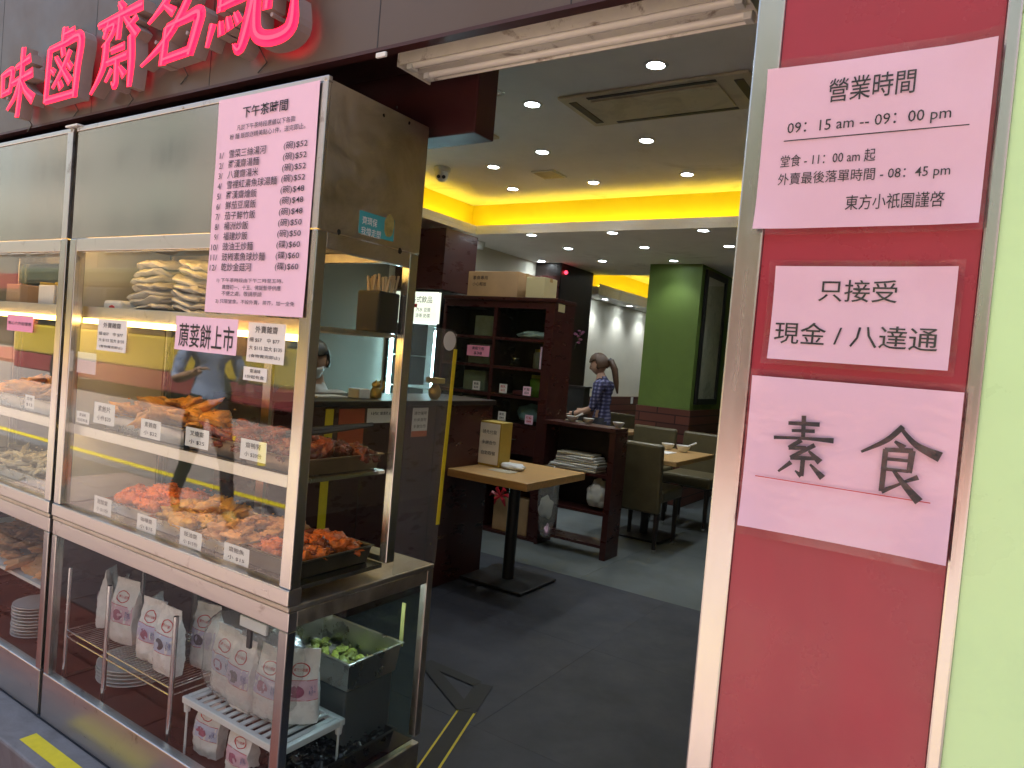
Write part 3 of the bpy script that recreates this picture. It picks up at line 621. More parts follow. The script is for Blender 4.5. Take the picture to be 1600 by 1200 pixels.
# top shelf of the right cabinet
ZT = 1.412
def crumple(name, label, cat, c, sc, mat, n=1):
    mb = MB(); vs, fs = icodata(4); o = Vector((random.uniform(0, 99),)*3); c = Vector(c)
    out = []
    for v in vs:
        k = 1+.22*noise.noise(v*1.8+o)+.13*abs(noise.noise(v*4+o))+.05*noise.noise(v*11+o)
        p = Vector((v.x*sc[0], v.y*sc[1], v.z*sc[2]))*k; p.z = max(p.z, -sc[2]*.75); out.append(c+p)
    mb.add(out, fs); return tag(mb.build(name, mat, smooth=180), label, cat)
WBAG = M('milky plastic bag', (.66, .64, .60), .3, var=.08, vs=10, bump=.6, bs=30)
FILM = M('milky plastic film', (.60, .58, .54), .22, var=.10, vs=14, bump=.9, bs=22, rv=.1)
def bag_bundle(label, x, wd, n, tilt):
    t = thing('plastic_bag_bundle', label, 'bag', (x, 1.40, ZT))
    for k in range(n):
        mb = MB(); vs, fs = icodata(4); o = Vector((random.uniform(0, 99),)*3); cx = x+random.uniform(-.02, .02); hz = .016
        for_v = []
        for v in vs:
            q = Vector((math.copysign(abs(v.x)**.6, v.x)*wd*(1-.05*k), math.copysign(abs(v.y)**.7, v.y)*.10, v.z*hz))
            q.z += .014*noise.noise(Vector((q.x*14, q.y*14, 0))+o)+.008*noise.noise(Vector((q.x*40, q.y*30, 3))+o)+tilt*q.x-.05*max(0, abs(v.x)-.7)*(k/n); q.x += .01*noise.noise(v*5+o)
            for_v.append(Vector((cx, 1.40, ZT+.020+k*.024))+q)
        for p in for_v: p.z = max(p.z, ZT+.001)
        mb.add(for_v, fs); mb.build('folded_bag', FILM, t, smooth=180)
bag_bundle('stack of folded milky plastic bags at left of the top shelf', -2.34, .12, 7, .10)
bag_bundle('slumped stack of folded milky plastic bags at the middle of the top shelf', -2.10, .10, 7, -.12)
tag(B(-1.98, -1.76, 1.36, 1.52, ZT, ZT+.165).build('foam_carton', WHITE, bevel=.006), 'white foam carton behind the long pink menu on the top shelf', 'carton')
t = thing('tissue_pack', 'small white tissue pack with a red mark on the top shelf', 'pack', (-2.44, 1.29, ZT)); B(-2.50, -2.39, 1.27, 1.33, ZT, ZT+.04).build('wrap', WHITE, t, bevel=.01)
mb = MB(); mb.blob((-2.44, 1.269, ZT+.015), (.018, .002, .008), .3, 2, rot=0); mb.build('red_mark', REDINK, t)
t = thing('chopstick_holder', 'black square holder full of wooden chopsticks on the cabinet top shelf', 'holder', (-1.46, 1.53, ZT))
mb = MB(); mb.prism([(-.043, -.043), (.043, -.043), (.043, .043), (-.043, .043)], (-1.452, 1.50, ZT+.001), (1, 0, 0), (0, 1, 0), (0, 0, .115)); mb.build('cup', BLACK, t, bevel=.006)
CHOP = M('bamboo', (.60, .44, .25), .6, var=.1, vs=30)
for i in range(34):
    x = -1.452+random.uniform(-.035, .035); y = 1.50+random.uniform(-.035, .035); mb = MB()
    mb.cyl((x, y, ZT+.1), (x+random.uniform(-.008, .008), y+random.uniform(-.008, .008), ZT+.158+random.uniform(-.006, .01)), .0034, n=6); mb.build('chopstick', CHOP, t)

# ---- papers on the cabinets
mu = sheet('menu_sheet', 'tall pink afternoon tea menu sheet taped to the cabinet front', 'menu', (PY(332, 320, 1.196).x, (PY(492, 320, 1.196).x-.012), PY(400, 492, 1.196).z, PY(425, 141, 1.196).z), 1.196, PINK, wave=.0012)
mx0, mx1, mz0, mz1 = PY(332, 320, 1.196).x, (PY(492, 320, 1.196).x-.012), PY(400, 492, 1.196).z, PY(425, 141, 1.196).z
MW, MH = mx1-mx0, mz1-mz0
def ml(body, u0, u1, v0, v1, bold=.001): return (body, u0, u1, v0, v1, bold)
items = ['雪菜三絲湯河', '羅漢齋湯麵', '八寶齋湯米', '雪裡紅素魚球湯麵', '羅漢齋燴飯', '鮮茄豆腐飯', '茄子鮮竹飯', '楊洲炒飯', '福建炒飯', '豉油王炒麵', '豉椒素魚球炒麵', '乾炒金菇河']
price = [52, 52, 52, 52, 48, 48, 48, 50, 50, 60, 60, 60]
LM = [ml('下午茶時間', .27, .72, .052, .104, .012), ml('凡於下午茶時段惠顧以下各款', .22, .80, .132, .158), ml('粉 麵 飯即送精美點心1件，送完即止。', .15, .90, .170, .196)]
for i, (it, pr) in enumerate(zip(items, price)):
    v = .242+i*.0478
    LM.append(ml('%d/' % (i+1), .055 if i < 9 else .03, .10 if i < 9 else .105, v+.008, v+.036)); LM.append(ml(it, .155, .155+.064*len(it), v, v+.038, .003))
    LM.append(ml('(%s)$%d' % ('碗' if i < 9 else '碟', pr), .71, .93, v-.002, v+.036, .002))
for i, s_ in enumerate(['1) 下午茶時段由下午二時至五時。', '農曆初一、十五、佛誕暫停供應', '不便之處，敬請原諒']): LM.append(ml(s_, .12 if i == 0 else .18, .18+[.62, .60, .42][i], .838+i*.030, .860+i*.030))
LM.append(ml('2) 只限堂食，不設外賣，茶芥，加一全免', .12, .92, .935, .958))
for body, u0, u1, v0, v1, bo in LM:
    lb = MB(); put_text(lb, body, mx0+u0*MW, mx0+u1*MW, mz1-v1*MH, mz1-v0*MH, onY(1.196-.0030), bo); lb.build('lettering', INK, mu)
OY = 1.1945
sheet('coriander_notice', 'pink notice of five bold characters stuck on the cabinet glass under the menu', 'notice', RY(276, 493, 369, 556, OY), OY, PINK, [('蒝荽餅上市', (PY(280, 525, OY).x, PY(366, 528, OY).x, PY(320, 545, OY).z, PY(320, 507, OY).z), .008)], wave=.0006)
def card(px, Y, label, lines, mat=PAPER, name='price_card', cat='price card', bold=.003):
    x0, x1, z0, z1 = RY(*px, Y); h = z1-z0; w_ = x1-x0; n = len(lines)
    L = []
    for i, (s_, a, b, c, d) in enumerate(lines): L.append((s_, (x0+a*w_, x0+b*w_, z1-d*h, z1-c*h), bold))
    return sheet(name, label, cat, (x0, x1, z0, z1), Y, mat, L, wave=.0004)
two = lambda a, b: [(a, .2, .8, .14, .42), (b, .18, .84, .60, .84)]
GY = 1.209
card((154, 498, 196, 552), GY, 'cream takeaway price sheet on the cabinet glass left of the blue shirted reflection', [('外賣雜齋', .2, .8, .10, .27), ('細 $57    中 $77', .06, .88, .40, .52), ('大 $115 加大 $135', .06, .94, .60, .72), ('(食物賣完即止)', .1, .9, .82, .92)])
card((389, 503, 443, 571), GY, 'cream takeaway price sheet on the cabinet glass beside the corner post', [('外賣雜齋', .2, .8, .08, .26), ('細 $57    中 $77', .06, .86, .38, .50), ('大 $115 加大 $135', .06, .94, .58, .70), ('(食物賣完即止)', .08, .9, .80, .90)])
card((381, 572, 416, 598), GY, 'small white card on the glass under the takeaway price sheet', [('齋滷味', .28, .74, .14, .42), ('1份起有盒', .1, .9, .58, .84)])
card((120, 641, 139, 664), 1.222, 'small white card on the glass at the left end of the middle shelf', [('齋滷味', .25, .75, .14, .42), ('1份起有盒', .1, .9, .58, .84)])
card((122, 549, 149, 586), 1.222, 'faded cream paper taped to the frosted left side of the cabinet', [], PAPER, 'paper_note', 'note')
for px, nm, pr in (((148, 627, 178, 667), '素鮑片', '小件$20'), ((221, 653, 250, 689), '素鵝齋', '小 $22'), ((291, 666, 325, 704), '叉燒齋', '小 $25'), ((377, 684, 415, 725), '齋鴨腎', '小 $20份')):
    card(px, 1.2275, 'white price card, %s on the lip of the middle shelf' % {'素鮑片': 'leftmost', '素鵝齋': 'second from the left', '叉燒齋': 'third from the left', '齋鴨腎': 'rightmost'}[nm], two(nm, pr))
for px, nm, pr in (((148, 773, 173, 809), '甜酸齋', '小 $15份'), ((215, 801, 243, 837), '咖喱齋', '小 $15'), ((282, 823, 314, 862), '豉油齋', '小 $15份'), ((351, 846, 388, 888), '齋鮑魚', '小 $15')):
    card(px, 1.2275, 'white price card in front of the %s on the bottom deck' % {'甜酸齋': 'orange food', '咖喱齋': 'yellow curry tray', '豉油齋': 'peach coloured slices', '齋鮑魚': 'glossy red corner tray'}[nm], two(nm, pr))
card((12, 491, 51, 520), GY, 'small bright pink notice on the glass of the left cabinet', [('點心六件起優惠', .06, .94, .4, .62)], HOTPINK, 'pink_notice', 'notice')
card((40, 616, 53, 640), 1.2275, 'tiny white price card before the fried food in the left cabinet', two('炸物', '$12'))
# teal sticker on the side of the sign box
def onside(px, X, Yc): return PX(px[0], px[1], X)
a, b = PX(563, 328, -1.3835), PX(614, 386, -1.3835)
t = thing('teal_sticker', 'teal printed sticker on the greasy side of the cabinet sign box', 'sticker', (-1.3835, (a.y+b.y)/2, b.z))
y0, y1, z0, z1 = a.y, b.y, b.z+.014, a.z
B(-1.3848, -1.3838, y0, y1, z0, z1).build('sheet', M('teal print', (.05, .32, .34), .35, var=.12, vs=14), t)
lb = MB(); fn = onX(-1.3832)
put_text(lb, '齊環保', y0+.010, y0+.065, z1-.034, z1-.012, fn, .006); put_text(lb, '我撐走塑', y0+.008, y0+.082, z1-.062, z1-.040, fn, .006)
put_text(lb, 'I Say No to Disposables', y0+.012, y0+.078, z1-.080, z1-.073, fn, .0); lb.build('lettering', WHITE, t)
mb = MB(); mb.blob((-1.3835, y1-.022, (z0+z1)/2+.01), (.0006, .018, .030), .35, 3, rot=0); mb.build('printed_logo', M('olive print', (.30, .26, .08), .5, var=.4, vs=40), t)
for (px, py) in ((690, 0),): pass
for k, (px, py, rr) in enumerate(((530, 362, .006), (625, 392, .007), (640, 192, .004), (600, 180, .004), (620, 168, .004))):
    p = PX(px, py, -1.384); mb = MB(); mb.blob((-1.3845, p.y, p.z), (.001, rr, rr*1.2), .5, 2, rot=0)
    tag(mb.build('residue_spot', BTAPE), ['dark glue spot low on the near side of the sign box', 'dark star shaped glue spot right of the teal sticker', 'tiny dark spot near the top rear of the sign box side', 'small dark mark high on the sign box side', 'small dark mark near the upper rear edge of the sign box'][k], 'spot')

# ---- lower cabinet: wire rack, packets, trays
ZL0 = .130
rk = thing('wire_rack', 'chrome wire rack holding flour packets in the lower cabinet', 'rack', (-2.3, 1.4, ZL0))
RX0, RX1, RY0, RY1, RZ = -2.57, -1.935, 1.255, 1.52, .30
for x, y in ((RX0, RY0), (-2.31, RY0), (RX1, RY0), (RX0, RY1), (RX1, RY1)):
    h_ = .52 if y == RY0 else .50; mb = MB(); mb.cyl((x, y, ZL0+.001), (x, y, h_), .008, n=12); mb.build('post', CHROME, rk, smooth=True)
for z in (RZ, RZ-.022):
    for a, b in (((RX0, RY0), (RX1, RY0)), ((RX0, RY1), (RX1, RY1)), ((RX0, RY0), (RX0, RY1)), ((RX1, RY0), (RX1, RY1))):
        mb = MB(); mb.cyl((*a, z), (*b, z), .0032, n=8); mb.build('rail', CHROME, rk)
for i in range(40):
    x = RX0+.012+i*(RX1-RX0-.024)/39; mb = MB(); mb.cyl((x, RY0, RZ+.003), (x, RY1, RZ+.003), .0014, n=6); mb.build('wire', CHROME, rk)
def packet(x, y, z, wd, h, dp, rz, label, ring=REDINK, band=LILAC, oval=REDINK, T=None, parent=None):
    t = thing('flour_packet', label, 'packet', (x, y, z), 'flour packets in the lower cabinet') if parent is None else thing('flour_packet', label, 'packet', (x, y, z), 'flour packets in the lower cabinet')
    X = Matrix.Translation((x, y, z+.003)) @ Matrix.Rotation(rz+random.uniform(-.12, .12), 4, 'Z') @ Matrix.Rotation(random.uniform(-.05, .05), 4, 'Y') @ Matrix.Rotation(random.uniform(-.05, .02), 4, 'X'); h *= random.uniform(.94, 1.04); sdv = random.uniform(0, 60)
    def half(v):  # half depth at height fraction
        return dp/2*(min(1, .75+v*2) if v < .12 else (1 if v < .55 else max(.04, 1-(v-.55)/.36)))
    def fr(u, v, off=0.):   # front surface, u -1..1
        e = half(v)*(1-.35*abs(u)**3)+.005*noise.noise(Vector((u*2+sdv, v*5, sdv)))+.0035*noise.noise(Vector((u*5+sdv, v*14, sdv))); return X @ Vector((u*wd/2*(1-.03*math.sin(v*9+sdv)), -e-off, v*h))
    mb = MB(); N, Mv = 12, 24; vs = []
    for j in range(Mv+1):
        v = j/Mv
        for i in range(N+1): vs.append(fr(-1+2*i/N, v))
        for i in range(N+1):
            p = X.inverted() @ fr(1-2*i/N, v); vs.append(X @ Vector((p.x, -p.y, p.z)))
    n = 2*(N+1); fs = [[j*n+i, j*n+(i+1) % n, (j+1)*n+(i+1) % n, (j+1)*n+i] for j in range(Mv) for i in range(n)]; fs += [list(range(n))[::-1], [Mv*n+i for i in range(n)]]
    mb.add(vs, fs); bd = mb.build('bag', PACK, t, smooth=60)
    def patch(nm, mat, u0, u1, v0, v1, off, nn=6):
        mb = MB(); vs = [fr(u0+(u1-u0)*i/nn, v0+(v1-v0)*j/nn, off) for j in range(nn+1) for i in range(nn+1)]
        mb.add(vs, [[j*(nn+1)+i, j*(nn+1)+i+1, (j+1)*(nn+1)+i+1, (j+1)*(nn+1)+i] for j in range(nn) for i in range(nn)]); return mb.build(nm, mat, t, smooth=180)
    patch('label_band', band, -.96, .96, .34, .60, .0010)
    def disc(nm, mat, uc, vc, ru, rv, off, hole=0):
        mb = MB(); K_ = 20; vs = []
        for k in range(K_): a = 2*math.pi*k/K_; vs += [fr(uc+ru*math.cos(a), vc+rv*math.sin(a), off), fr(uc+ru*hole*math.cos(a), vc+rv*hole*math.sin(a), off)]
        mb.add(vs, [[2*k, 2*((k+1) % K_), 2*((k+1) % K_)+1, 2*k+1] for k in range(K_)]); mb.build(nm, mat, t, smooth=180)
    jt = random.uniform(-.12, .12); disc('printed_ring', ring, jt, .73, .52, .09, .0012, .86)
    disc('printed_picture', oval, -.15, .46, .42, .085, .0018, .02)
    lb = MB(); put_text(lb, '東方小祇園', -.4, .4, .71, .75, lambda a, b: fr(a, b, .0016), .01); lb.build('lettering', ring, t)
    lb = MB(); put_text(lb, '素食材料', .5, .85, .40, .54, lambda a, b: fr(a, b, .0018), .01); lb.build('lettering', BLUEINK, t)
    for v in (.335, .60): patch('label_edge', ring, -.96, .96, v, v+.008, .0016, 4)
PRNT = M('red plum print', (.35, .10, .16), .6, var=.3, vs=60); PRNB = M('dark bean print', (.10, .07, .09), .6, var=.3, vs=60)
PB = M('pale blue band', (.50, .52, .64), .6); PKB = M('pale pink band', (.66, .42, .48), .6)
zz = RZ+.005
packet(-2.515, 1.36, zz, .085, .20, .055, -.9, 'slim flour packet at the far left of the wire rack', band=PKB, oval=PRNT)
packet(-2.405, 1.345, zz, .085, .205, .055, -.9, 'pink banded flour packet second from the left on the wire rack', band=PKB, oval=PRNT)
packet(-2.335, 1.33, zz, .105, .21, .06, .1, 'front facing flour packet with a pink picture left of the rack post', band=PKB, oval=PRNT)
packet(-2.225, 1.36, zz, .08, .19, .055, -1.0, 'flour packet turned sideways with a blue stripe right of the rack post', band=PB, oval=PRNB)
packet(-2.145, 1.315, zz, .10, .20, .06, .1, 'flour packet with lilac band in the middle of the wire rack', band=LILAC, oval=PRNT)
packet(-2.03, 1.30, zz, .105, .21, .06, .12, 'flour packet with pale blue band and dark beans picture on the wire rack', band=PB, oval=PRNB)
packet(-1.985, 1.40, zz, .10, .20, .06, .3, 'flour packet half hidden behind the others at the right end of the rack', band=LILAC, oval=PRNB)
# plates
def plates(x, y, z, n, r, label):
    t = thing('plate_stack', label, 'plates', (x, y, z))
    for i in range(n):
        mb = MB(); dx = random.uniform(-.004, .004); mb.lathe([(r*.55, 0), (r*.6, .002), (r, .013), (r, .016), (r*.58, .006), (0, .006)], (x+dx, y, z+.001+i*.0125), 28); mb.build('plate', WHITE, t, smooth=True)
plates(-3.02, 1.36, ZL0, 10, .085, 'stack of white saucers in the lower left cabinet')
plates(-2.42, 1.42, ZL0, 5, .12, 'stack of wide white plates under the wire rack')
# white plastic shelf rack
wr = thing('plastic_rack', 'white slotted plastic shelf standing in the lower cabinet corner', 'rack', (-1.64, 1.37, ZL0))
WX0, WX1, WY0, WY1, WZ = -1.865, -1.428, 1.245, 1.475, .305
for a in ((WX0, WX1, WY0, WY0+.018), (WX0, WX1, WY1-.018, WY1), (WX0, WX0+.018, WY0+.0185, WY1-.0185), (WX1-.018, WX1, WY0+.0185, WY1-.0185)): B(*a, WZ-.02, WZ).build('rim', WHITE, wr, bevel=.003)
for i in range(13):
    x = WX0+.03+i*(WX1-WX0-.06)/12; B(x-.008, x+.008, WY0+.019, WY1-.019, WZ-.006, WZ-.002).build('slat', WHITE, wr)
for x in (WX0+.012, WX1-.012):
    for y in (WY0+.012, WY1-.012): mb = MB(); mb.cyl((x, y, ZL0+.001), (x, y, WZ-.0205), .0035, n=8); mb.build('leg', WHITE, wr); mb = MB(); mb.cyl((x, y, WZ-.045), (x, y, WZ-.0207), .009, .011, n=10); mb.build('leg_socket', WHITE, wr)
# clear bag with three packets
packet(-1.785, 1.335, WZ+.003, .105, .205, .055, .05, 'left flour packet inside the clear bag on the white plastic shelf', band=PB, oval=PRNT)
packet(-1.685, 1.315, WZ+.003, .105, .20, .055, .0, 'middle flour packet inside the clear bag on the white plastic shelf', band=LILAC, oval=PRNB)
packet(-1.585, 1.33, WZ+.003, .105, .195, .055, -.05, 'right flour packet inside the clear bag on the white plastic shelf', band=LILAC, oval=PRNT)
packet(-1.500, 1.37, WZ+.003, .10, .20, .05, .8, 'flour packet behind the cabinet corner post on the white plastic shelf', band=PKB, oval=PRNT)
mb = MB(); vs, fs = icodata(4); out = []
for v in vs:
    p = Vector((math.copysign(abs(v.x)**.5, v.x)*.185, math.copysign(abs(v.y)**.6, v.y)*.065, math.copysign(abs(v.z)**.5, v.z)*.125))
    k = 1+.05*noise.noise(v*5)+.03*noise.noise(v*13); p *= k; c = Vector((-1.675, 1.335, WZ+.130)); q = c+p; q.z = max(q.z, WZ+.001); q.y = max(q.y, 1.222); q.x = min(q.x, -1.43); out.append(q)
mb.add(out, fs); tag(mb.build('clear_bag', BAGCLEAR, smooth=180), 'crinkled clear plastic bag around packets on the white plastic shelf', 'bag')
packet(-1.80, 1.30, ZL0+.003, .10, .155, .055, .05, 'flour packet standing under the left end of the white plastic shelf', band=PB, oval=PRNT)
packet(-1.62, 1.285, ZL0+.003, .10, .155, .055, .0, 'flour packet standing under the right half of the white plastic shelf', band=PKB, oval=PRNT)
# steel pan on a box, black tray of fungus
tag(B(-1.78, -1.46, 1.50, 1.70, ZL0+.001, .36).build('storage_box', M('grey storage box', (.10, .11, .11), .4), bevel=.006), 'grey storage box under the steel pan in the lower cabinet', 'box')
tray('steel_pan', 'deep steel pan of pickled greens at the back of the lower cabinet', -1.80, -1.44, 1.485, 1.715, .362, .09, TRAYM)
grid_food('pickled_greens', 'yellow green pickles at the bottom of the steel pan', 'food', GREENF, -1.76, -1.48, 1.52, 1.68, .372, 60, (.018, .012, .008), .4, .02)
tray('black_tray', 'shallow dark tray on the floor of the lower cabinet', -1.60, -1.42, 1.27, 1.69, ZL0+.002, .06, M('dark tray', (.05, .04, .035), .35, .5))
grid_food('black_fungus', 'dark glossy fungus heaped in the shallow tray of the lower cabinet', 'food', BLACKF, -1.58, -1.44, 1.30, 1.66, ZL0+.03, 120, (.022, .016, .012), .6, .05)
t = thing('tube_light', 'cool white tube light under the counter of the lower cabinet', 'light', (-1.45, 1.55, .62))
mb = MB(); mb.cyl((-1.50, 1.46, .678), (-1.50, 1.70, .678), .008, n=10); mb.build('tube', COOL, t); 
for y in (1.45, 1.70): B(-1.512, -1.488, y, y+.01, .664, .6885).build('holder', WHITE, t)
t = thing('hinge_plate', 'white bracket hanging inside the lower cabinet glass near the corner', 'bracket', (-1.52, 1.225, .6)); B(-1.60, -1.49, 1.222, 1.232, .595, .625).build('plate', WHITE, t, bevel=.003); B(-1.565, -1.55, 1.222, 1.230, .545, .594).build('clip', BLACK, t)
# ---- left cabinet contents
tray('left_fried_tray', 'steel tray of golden fried food in the left cabinet', -3.35, -2.72, 1.26, 1.53, ZM, .05, TRAYM)
grid_food('left_fried_food', 'golden fried rolls heaped in the left cabinet', 'food', FRIED, -3.30, -2.76, 1.29, 1.50, ZM+.045, 44, (.07, .04, .02), .3, .06)
tray('noodle_tray', 'tray of pale noodles on the bottom deck of the left cabinet', -3.35, -2.72, 1.25, 1.53, ZD, .04, TRAYM)
grid_food('pale_noodles', 'pale tangled noodles on the bottom deck of the left cabinet', 'food', PALEF, -3.30, -2.76, 1.28, 1.50, ZD+.035, 110, (.05, .012, .010), .5, .05)
t = thing('lower_shelf', 'white edged shelf in the lower left cabinet carrying peach coloured food', 'shelf', (-3.1, 1.4, .41)); B(-3.80, -2.66, 1.24, 1.72, .405, .417).build('board', WHITE, t)
for x in (-3.78, -2.68): B(x-.008, x+.008, 1.26, 1.28, ZL0+.001, .4045).build('leg', WHITE, t)
grid_food('peach_food', 'flat heap of peach coloured food on the lower left cabinet shelf', 'food', PEACH, -3.6, -2.72, 1.28, 1.6, .425, 120, (.05, .04, .014), .4, .05)
for i, (x, lab) in enumerate(((-3.20, 'small carton at left on the top shelf of the left cabinet'), (-2.93, 'small white carton on the top shelf of the left cabinet near the post'))):
    tag(B(x-.06, x+.06, 1.28, 1.38, ZT, ZT+.085).build('carton', PAPER if i else CARD, bevel=.004), lab, 'carton')
for i in range(5):
    mb = MB(); x = -3.30+i*.13; mb.lathe([(.03, 0), (.036, .05), (.04, .11), (.037, .11), (.028, .006), (0, .006)], (x, 1.46, ZT), 18)
    tag(mb.build('yellow_cup', M('yellow plastic', (.55, .42, .03), .4), smooth=True), 'yellow plastic cup %s on the top shelf of the left cabinet' % ['first from the left', 'second from the left', 'third from the left', 'fourth from the left', 'nearest the post'][i], 'cup', 'yellow cups')

# ================================================================== INSIDE THE SHOP
def downlight(x, y, z, label, lit=True, watt=9., cat='downlight', group='recessed downlights'):
    t = thing('downlight', label, cat, (x, y, z), group)
    mb = MB(); mb.lathe([(.040, -.002), (.044, -.006), (.058, -.004), (.060, -.0005), (.040, -.0005)], (x, y, z), 24); mb.build('trim_ring', WHITE, t, smooth=True)
    mb = MB(); mb.lathe([(.0, -.0035), (.039, -.0030), (.039, -.001), (0, -.001)], (x, y, z), 20); mb.build('lens', LENS if lit else STEELD, t)
    if lit:
        L = bpy.data.lights.new('bulb', 'SPOT'); L.energy = watt; L.spot_size = R(115); L.spot_blend = .7; L.shadow_soft_size = .035; L.color = (.90, .96, 1)
        o = bpy.data.objects.new('bulb', L); COL.objects.link(o); o.location = (x, y, z-.012); par(o, t)
ups = [((-1.40, 3.15), 'largest lit downlight, nearest the doorway beside the air conditioner'), ((-2.23, 3.39), 'lit downlight left of the air conditioner corner'), ((-2.57, 3.40), 'dim edged lit downlight beside the maroon bulkhead'),
       ((-1.87, 4.17), 'lit downlight just behind the air conditioner'), ((-2.64, 4.19), 'lit downlight in front of the square ceiling vent'), ((-3.20, 4.41), 'lit downlight right of the dome camera'),
       ((-1.89, 4.97), 'lit downlight near the yellow cove, rightmost on the raised ceiling'), ((-2.66, 5.01), 'lit downlight near the yellow cove right of the square vent'), ((-3.43, 5.03), 'lit downlight close to the corner of the yellow cove')]
for (x, y), lab in ups: downlight(x, y, ZU, lab, watt=4.0)
downlight(-2.34, 3.17, ZU, 'unlit grey downlight left of the brightest one', lit=False)
WDS = {-4.21: 'leftmost', -3.49: 'second from the left', -2.69: 'third from the left', -1.91: 'rightmost'}
for y, row in ((5.48, 'row under the cove'), (6.17, 'second row back'), (6.93, 'third row back')):
    for x in WDS:
        if y > 6 and x < -4: continue
        downlight(x, y, ZL, 'lower ceiling downlight, %s in the %s' % (WDS[x], row), watt=3.2)
downlight(-4.25, 6.93, ZL, 'lit downlight over the dark altar cabinet', watt=2.5)
for y, wd in ((8.55, 'nearest'), (9.35, 'second'), (10.15, 'third'), (10.95, 'farthest')): downlight(-4.22, y, 2.26, '%s of the wall washing downlights over the far pale wall' % wd, watt=4.5)
for (x, y, wd) in ((-2.6, 8.3, 'beside the framed picture'), (-2.85, 9.4, 'far behind the green column'), (-3.4, 9.0, 'in the far tray before the pale wall'), (-3.4, 10.6, 'farthest in the dining room')): downlight(x, y, ZL+.16, 'lit downlight %s' % wd, watt=2.6)

# cassette air conditioners, vent, cameras, sensors
def cassette(x0, x1, y0, y1, label):
    t = thing('air_conditioner', label, 'air conditioner', ((x0+x1)/2, (y0+y1)/2, ZU)); z = ZU
    AC = stained('yellowed plastic', (.62, .56, .42), (.30, .25, .17), .6, 5, .5, thr=(.5, .7))
    B(x0, x1, y0, y1, z-.018, z-.001).build('frame', AC, t, bevel=.008); a, b = .16*(x1-x0), .17*(y1-y0)
    B(x0+a, x1-a, y0+b, y1-b, z-.028, z-.0185).build('grille', AC, t, bevel=.006)
    for q in ((x0+.04, x0+.085, y0+.06, y1-.06), (x1-.085, x1-.04, y0+.06, y1-.06), (x0+a, x1-a, y1-.052, y1-.025), (x0+a, x1-a, y0+.025, y0+.052)): B(*q, z-.0215, z-.0185).build('air_slot', BLACK, t)
cassette(-2.04, -1.02, 3.34, 3.80, 'cassette air conditioner with dark slots in the raised ceiling by the doorway')
cassette(-3.55, -2.74, 3.42, 3.82, 'second cassette air conditioner half hidden behind the bulkhead')
t = thing('ceiling_vent', 'small square ceiling vent with grey mesh in the raised ceiling', 'vent', (-2.87, 4.7, ZU)); B(-2.98, -2.78, 4.59, 4.80, ZU-.012, ZU-.001).build('frame', WHITE, t, bevel=.004)
for i in range(8): B(-2.965, -2.795, 4.607+i*.0225, 4.619+i*.0225, ZU-.016, ZU-.0125).build('louvre', STEELD, t)
def dome(x, y, z, label):
    t = thing('dome_camera', label, 'camera', (x, y, z)); mb = MB(); mb.lathe([(.065, -.001), (.065, -.03), (.055, -.035), (0, -.035)], (x, y, z), 24); mb.build('base', WHITE, t, smooth=True)
    mb = MB(); mb.lathe([(.05, -.036), (.052, -.055), (.045, -.085), (.025, -.105), (0, -.11)], (x, y, z), 24); e = mb.build('eyeball', WHITE, t, smooth=True)
    d = Vector((.55, -.8, -.25)).normalized(); s_ = Vector((.8, .55, 0)).normalized()
    for k in (-1, 1): c = Vector((x, y, z-.07))+d*.049+s_*k*.02; mb = MB(); mb.cyl(c-d*.01, c+d*.006, .014, n=16); mb.build('lens', BLACK, e)
dome(-3.62, 4.32, ZU, 'white dome camera with two dark lenses on the raised ceiling')
t = thing('ceiling_sensor', 'white round detector on the lower ceiling by the cream wall', 'sensor', (-4.27, 5.75, ZL)); mb = MB(); mb.lathe([(.06, -.001), (.06, -.04), (.045, -.07), (0, -.08)], (-4.27, 5.75, ZL), 20); mb.build('body', WHITE, t, smooth=True)

# cashier counter
ct = thing('cashier_counter', 'maroon cashier counter behind the food cabinet', 'counter', (-2.75, 2.9, 0))
B(-2.95, -2.555, 2.05, 3.735, .0, 1.07).build('body', MAROONW, ct, bevel=.004); B(-2.98, -2.54, 2.04, 3.745, 1.071, 1.10).build('top', DARKW, ct, bevel=.004)
for y in (2.6, 3.17): B(-2.5545, -2.5525, y-.002, y+.002, .02, 1.06).build('panel_joint', BLACK, ct)
tag(B(-2.5535, -2.5515, 2.345, 2.395, .3, 1.06).build('counter_tape', YTAPE), 'yellow tape strip running down the maroon counter front', 'tape')
tag(B(-2.5535, -2.5505, 2.43, 2.60, .86, 1.06).build('counter_poster', M('orange red print', (.42, .07, .02), .5)), 'orange red poster on the counter seen through the cabinet side', 'poster')
def wallnote(name, label, y0, y1, z0, z1, X, mat, lines, foot=None):
    t = thing(name, label, 'note', (X, (y0+y1)/2, z0)); B(X, X+.0015, y0, y1, z0, z1).build('paper', mat, t); lb = MB()
    for i, s_ in enumerate(lines): h = (z1-z0)/(len(lines)+1.4); put_text(lb, s_, y0+.1*(y1-y0), y1-.1*(y1-y0), z1-(i+1)*h-h*.1, z1-(i+.45)*h-h*.1, onX(X+.0022), .003)
    lb.build('lettering', INK, t)
    if foot: B(X+.0016, X+.0026, y0, y1, z0, z0+.2*(z1-z0)).build('orange_footer', M('orange footer', (.55, .13, .04), .5), t)
wallnote('counter_note', 'cream name plate on the counter front beside the orange poster', 2.62, 2.86, .985, 1.06, -2.5535, PAPER, ['收銀處'])
wallnote('counter_notice', 'white notice with orange footer on the counter behind the acrylic guard', 2.965, 3.095, .90, 1.06, -2.5535, PAPER, ['請勿攜帶', '外來食物', '多謝合作'], True)
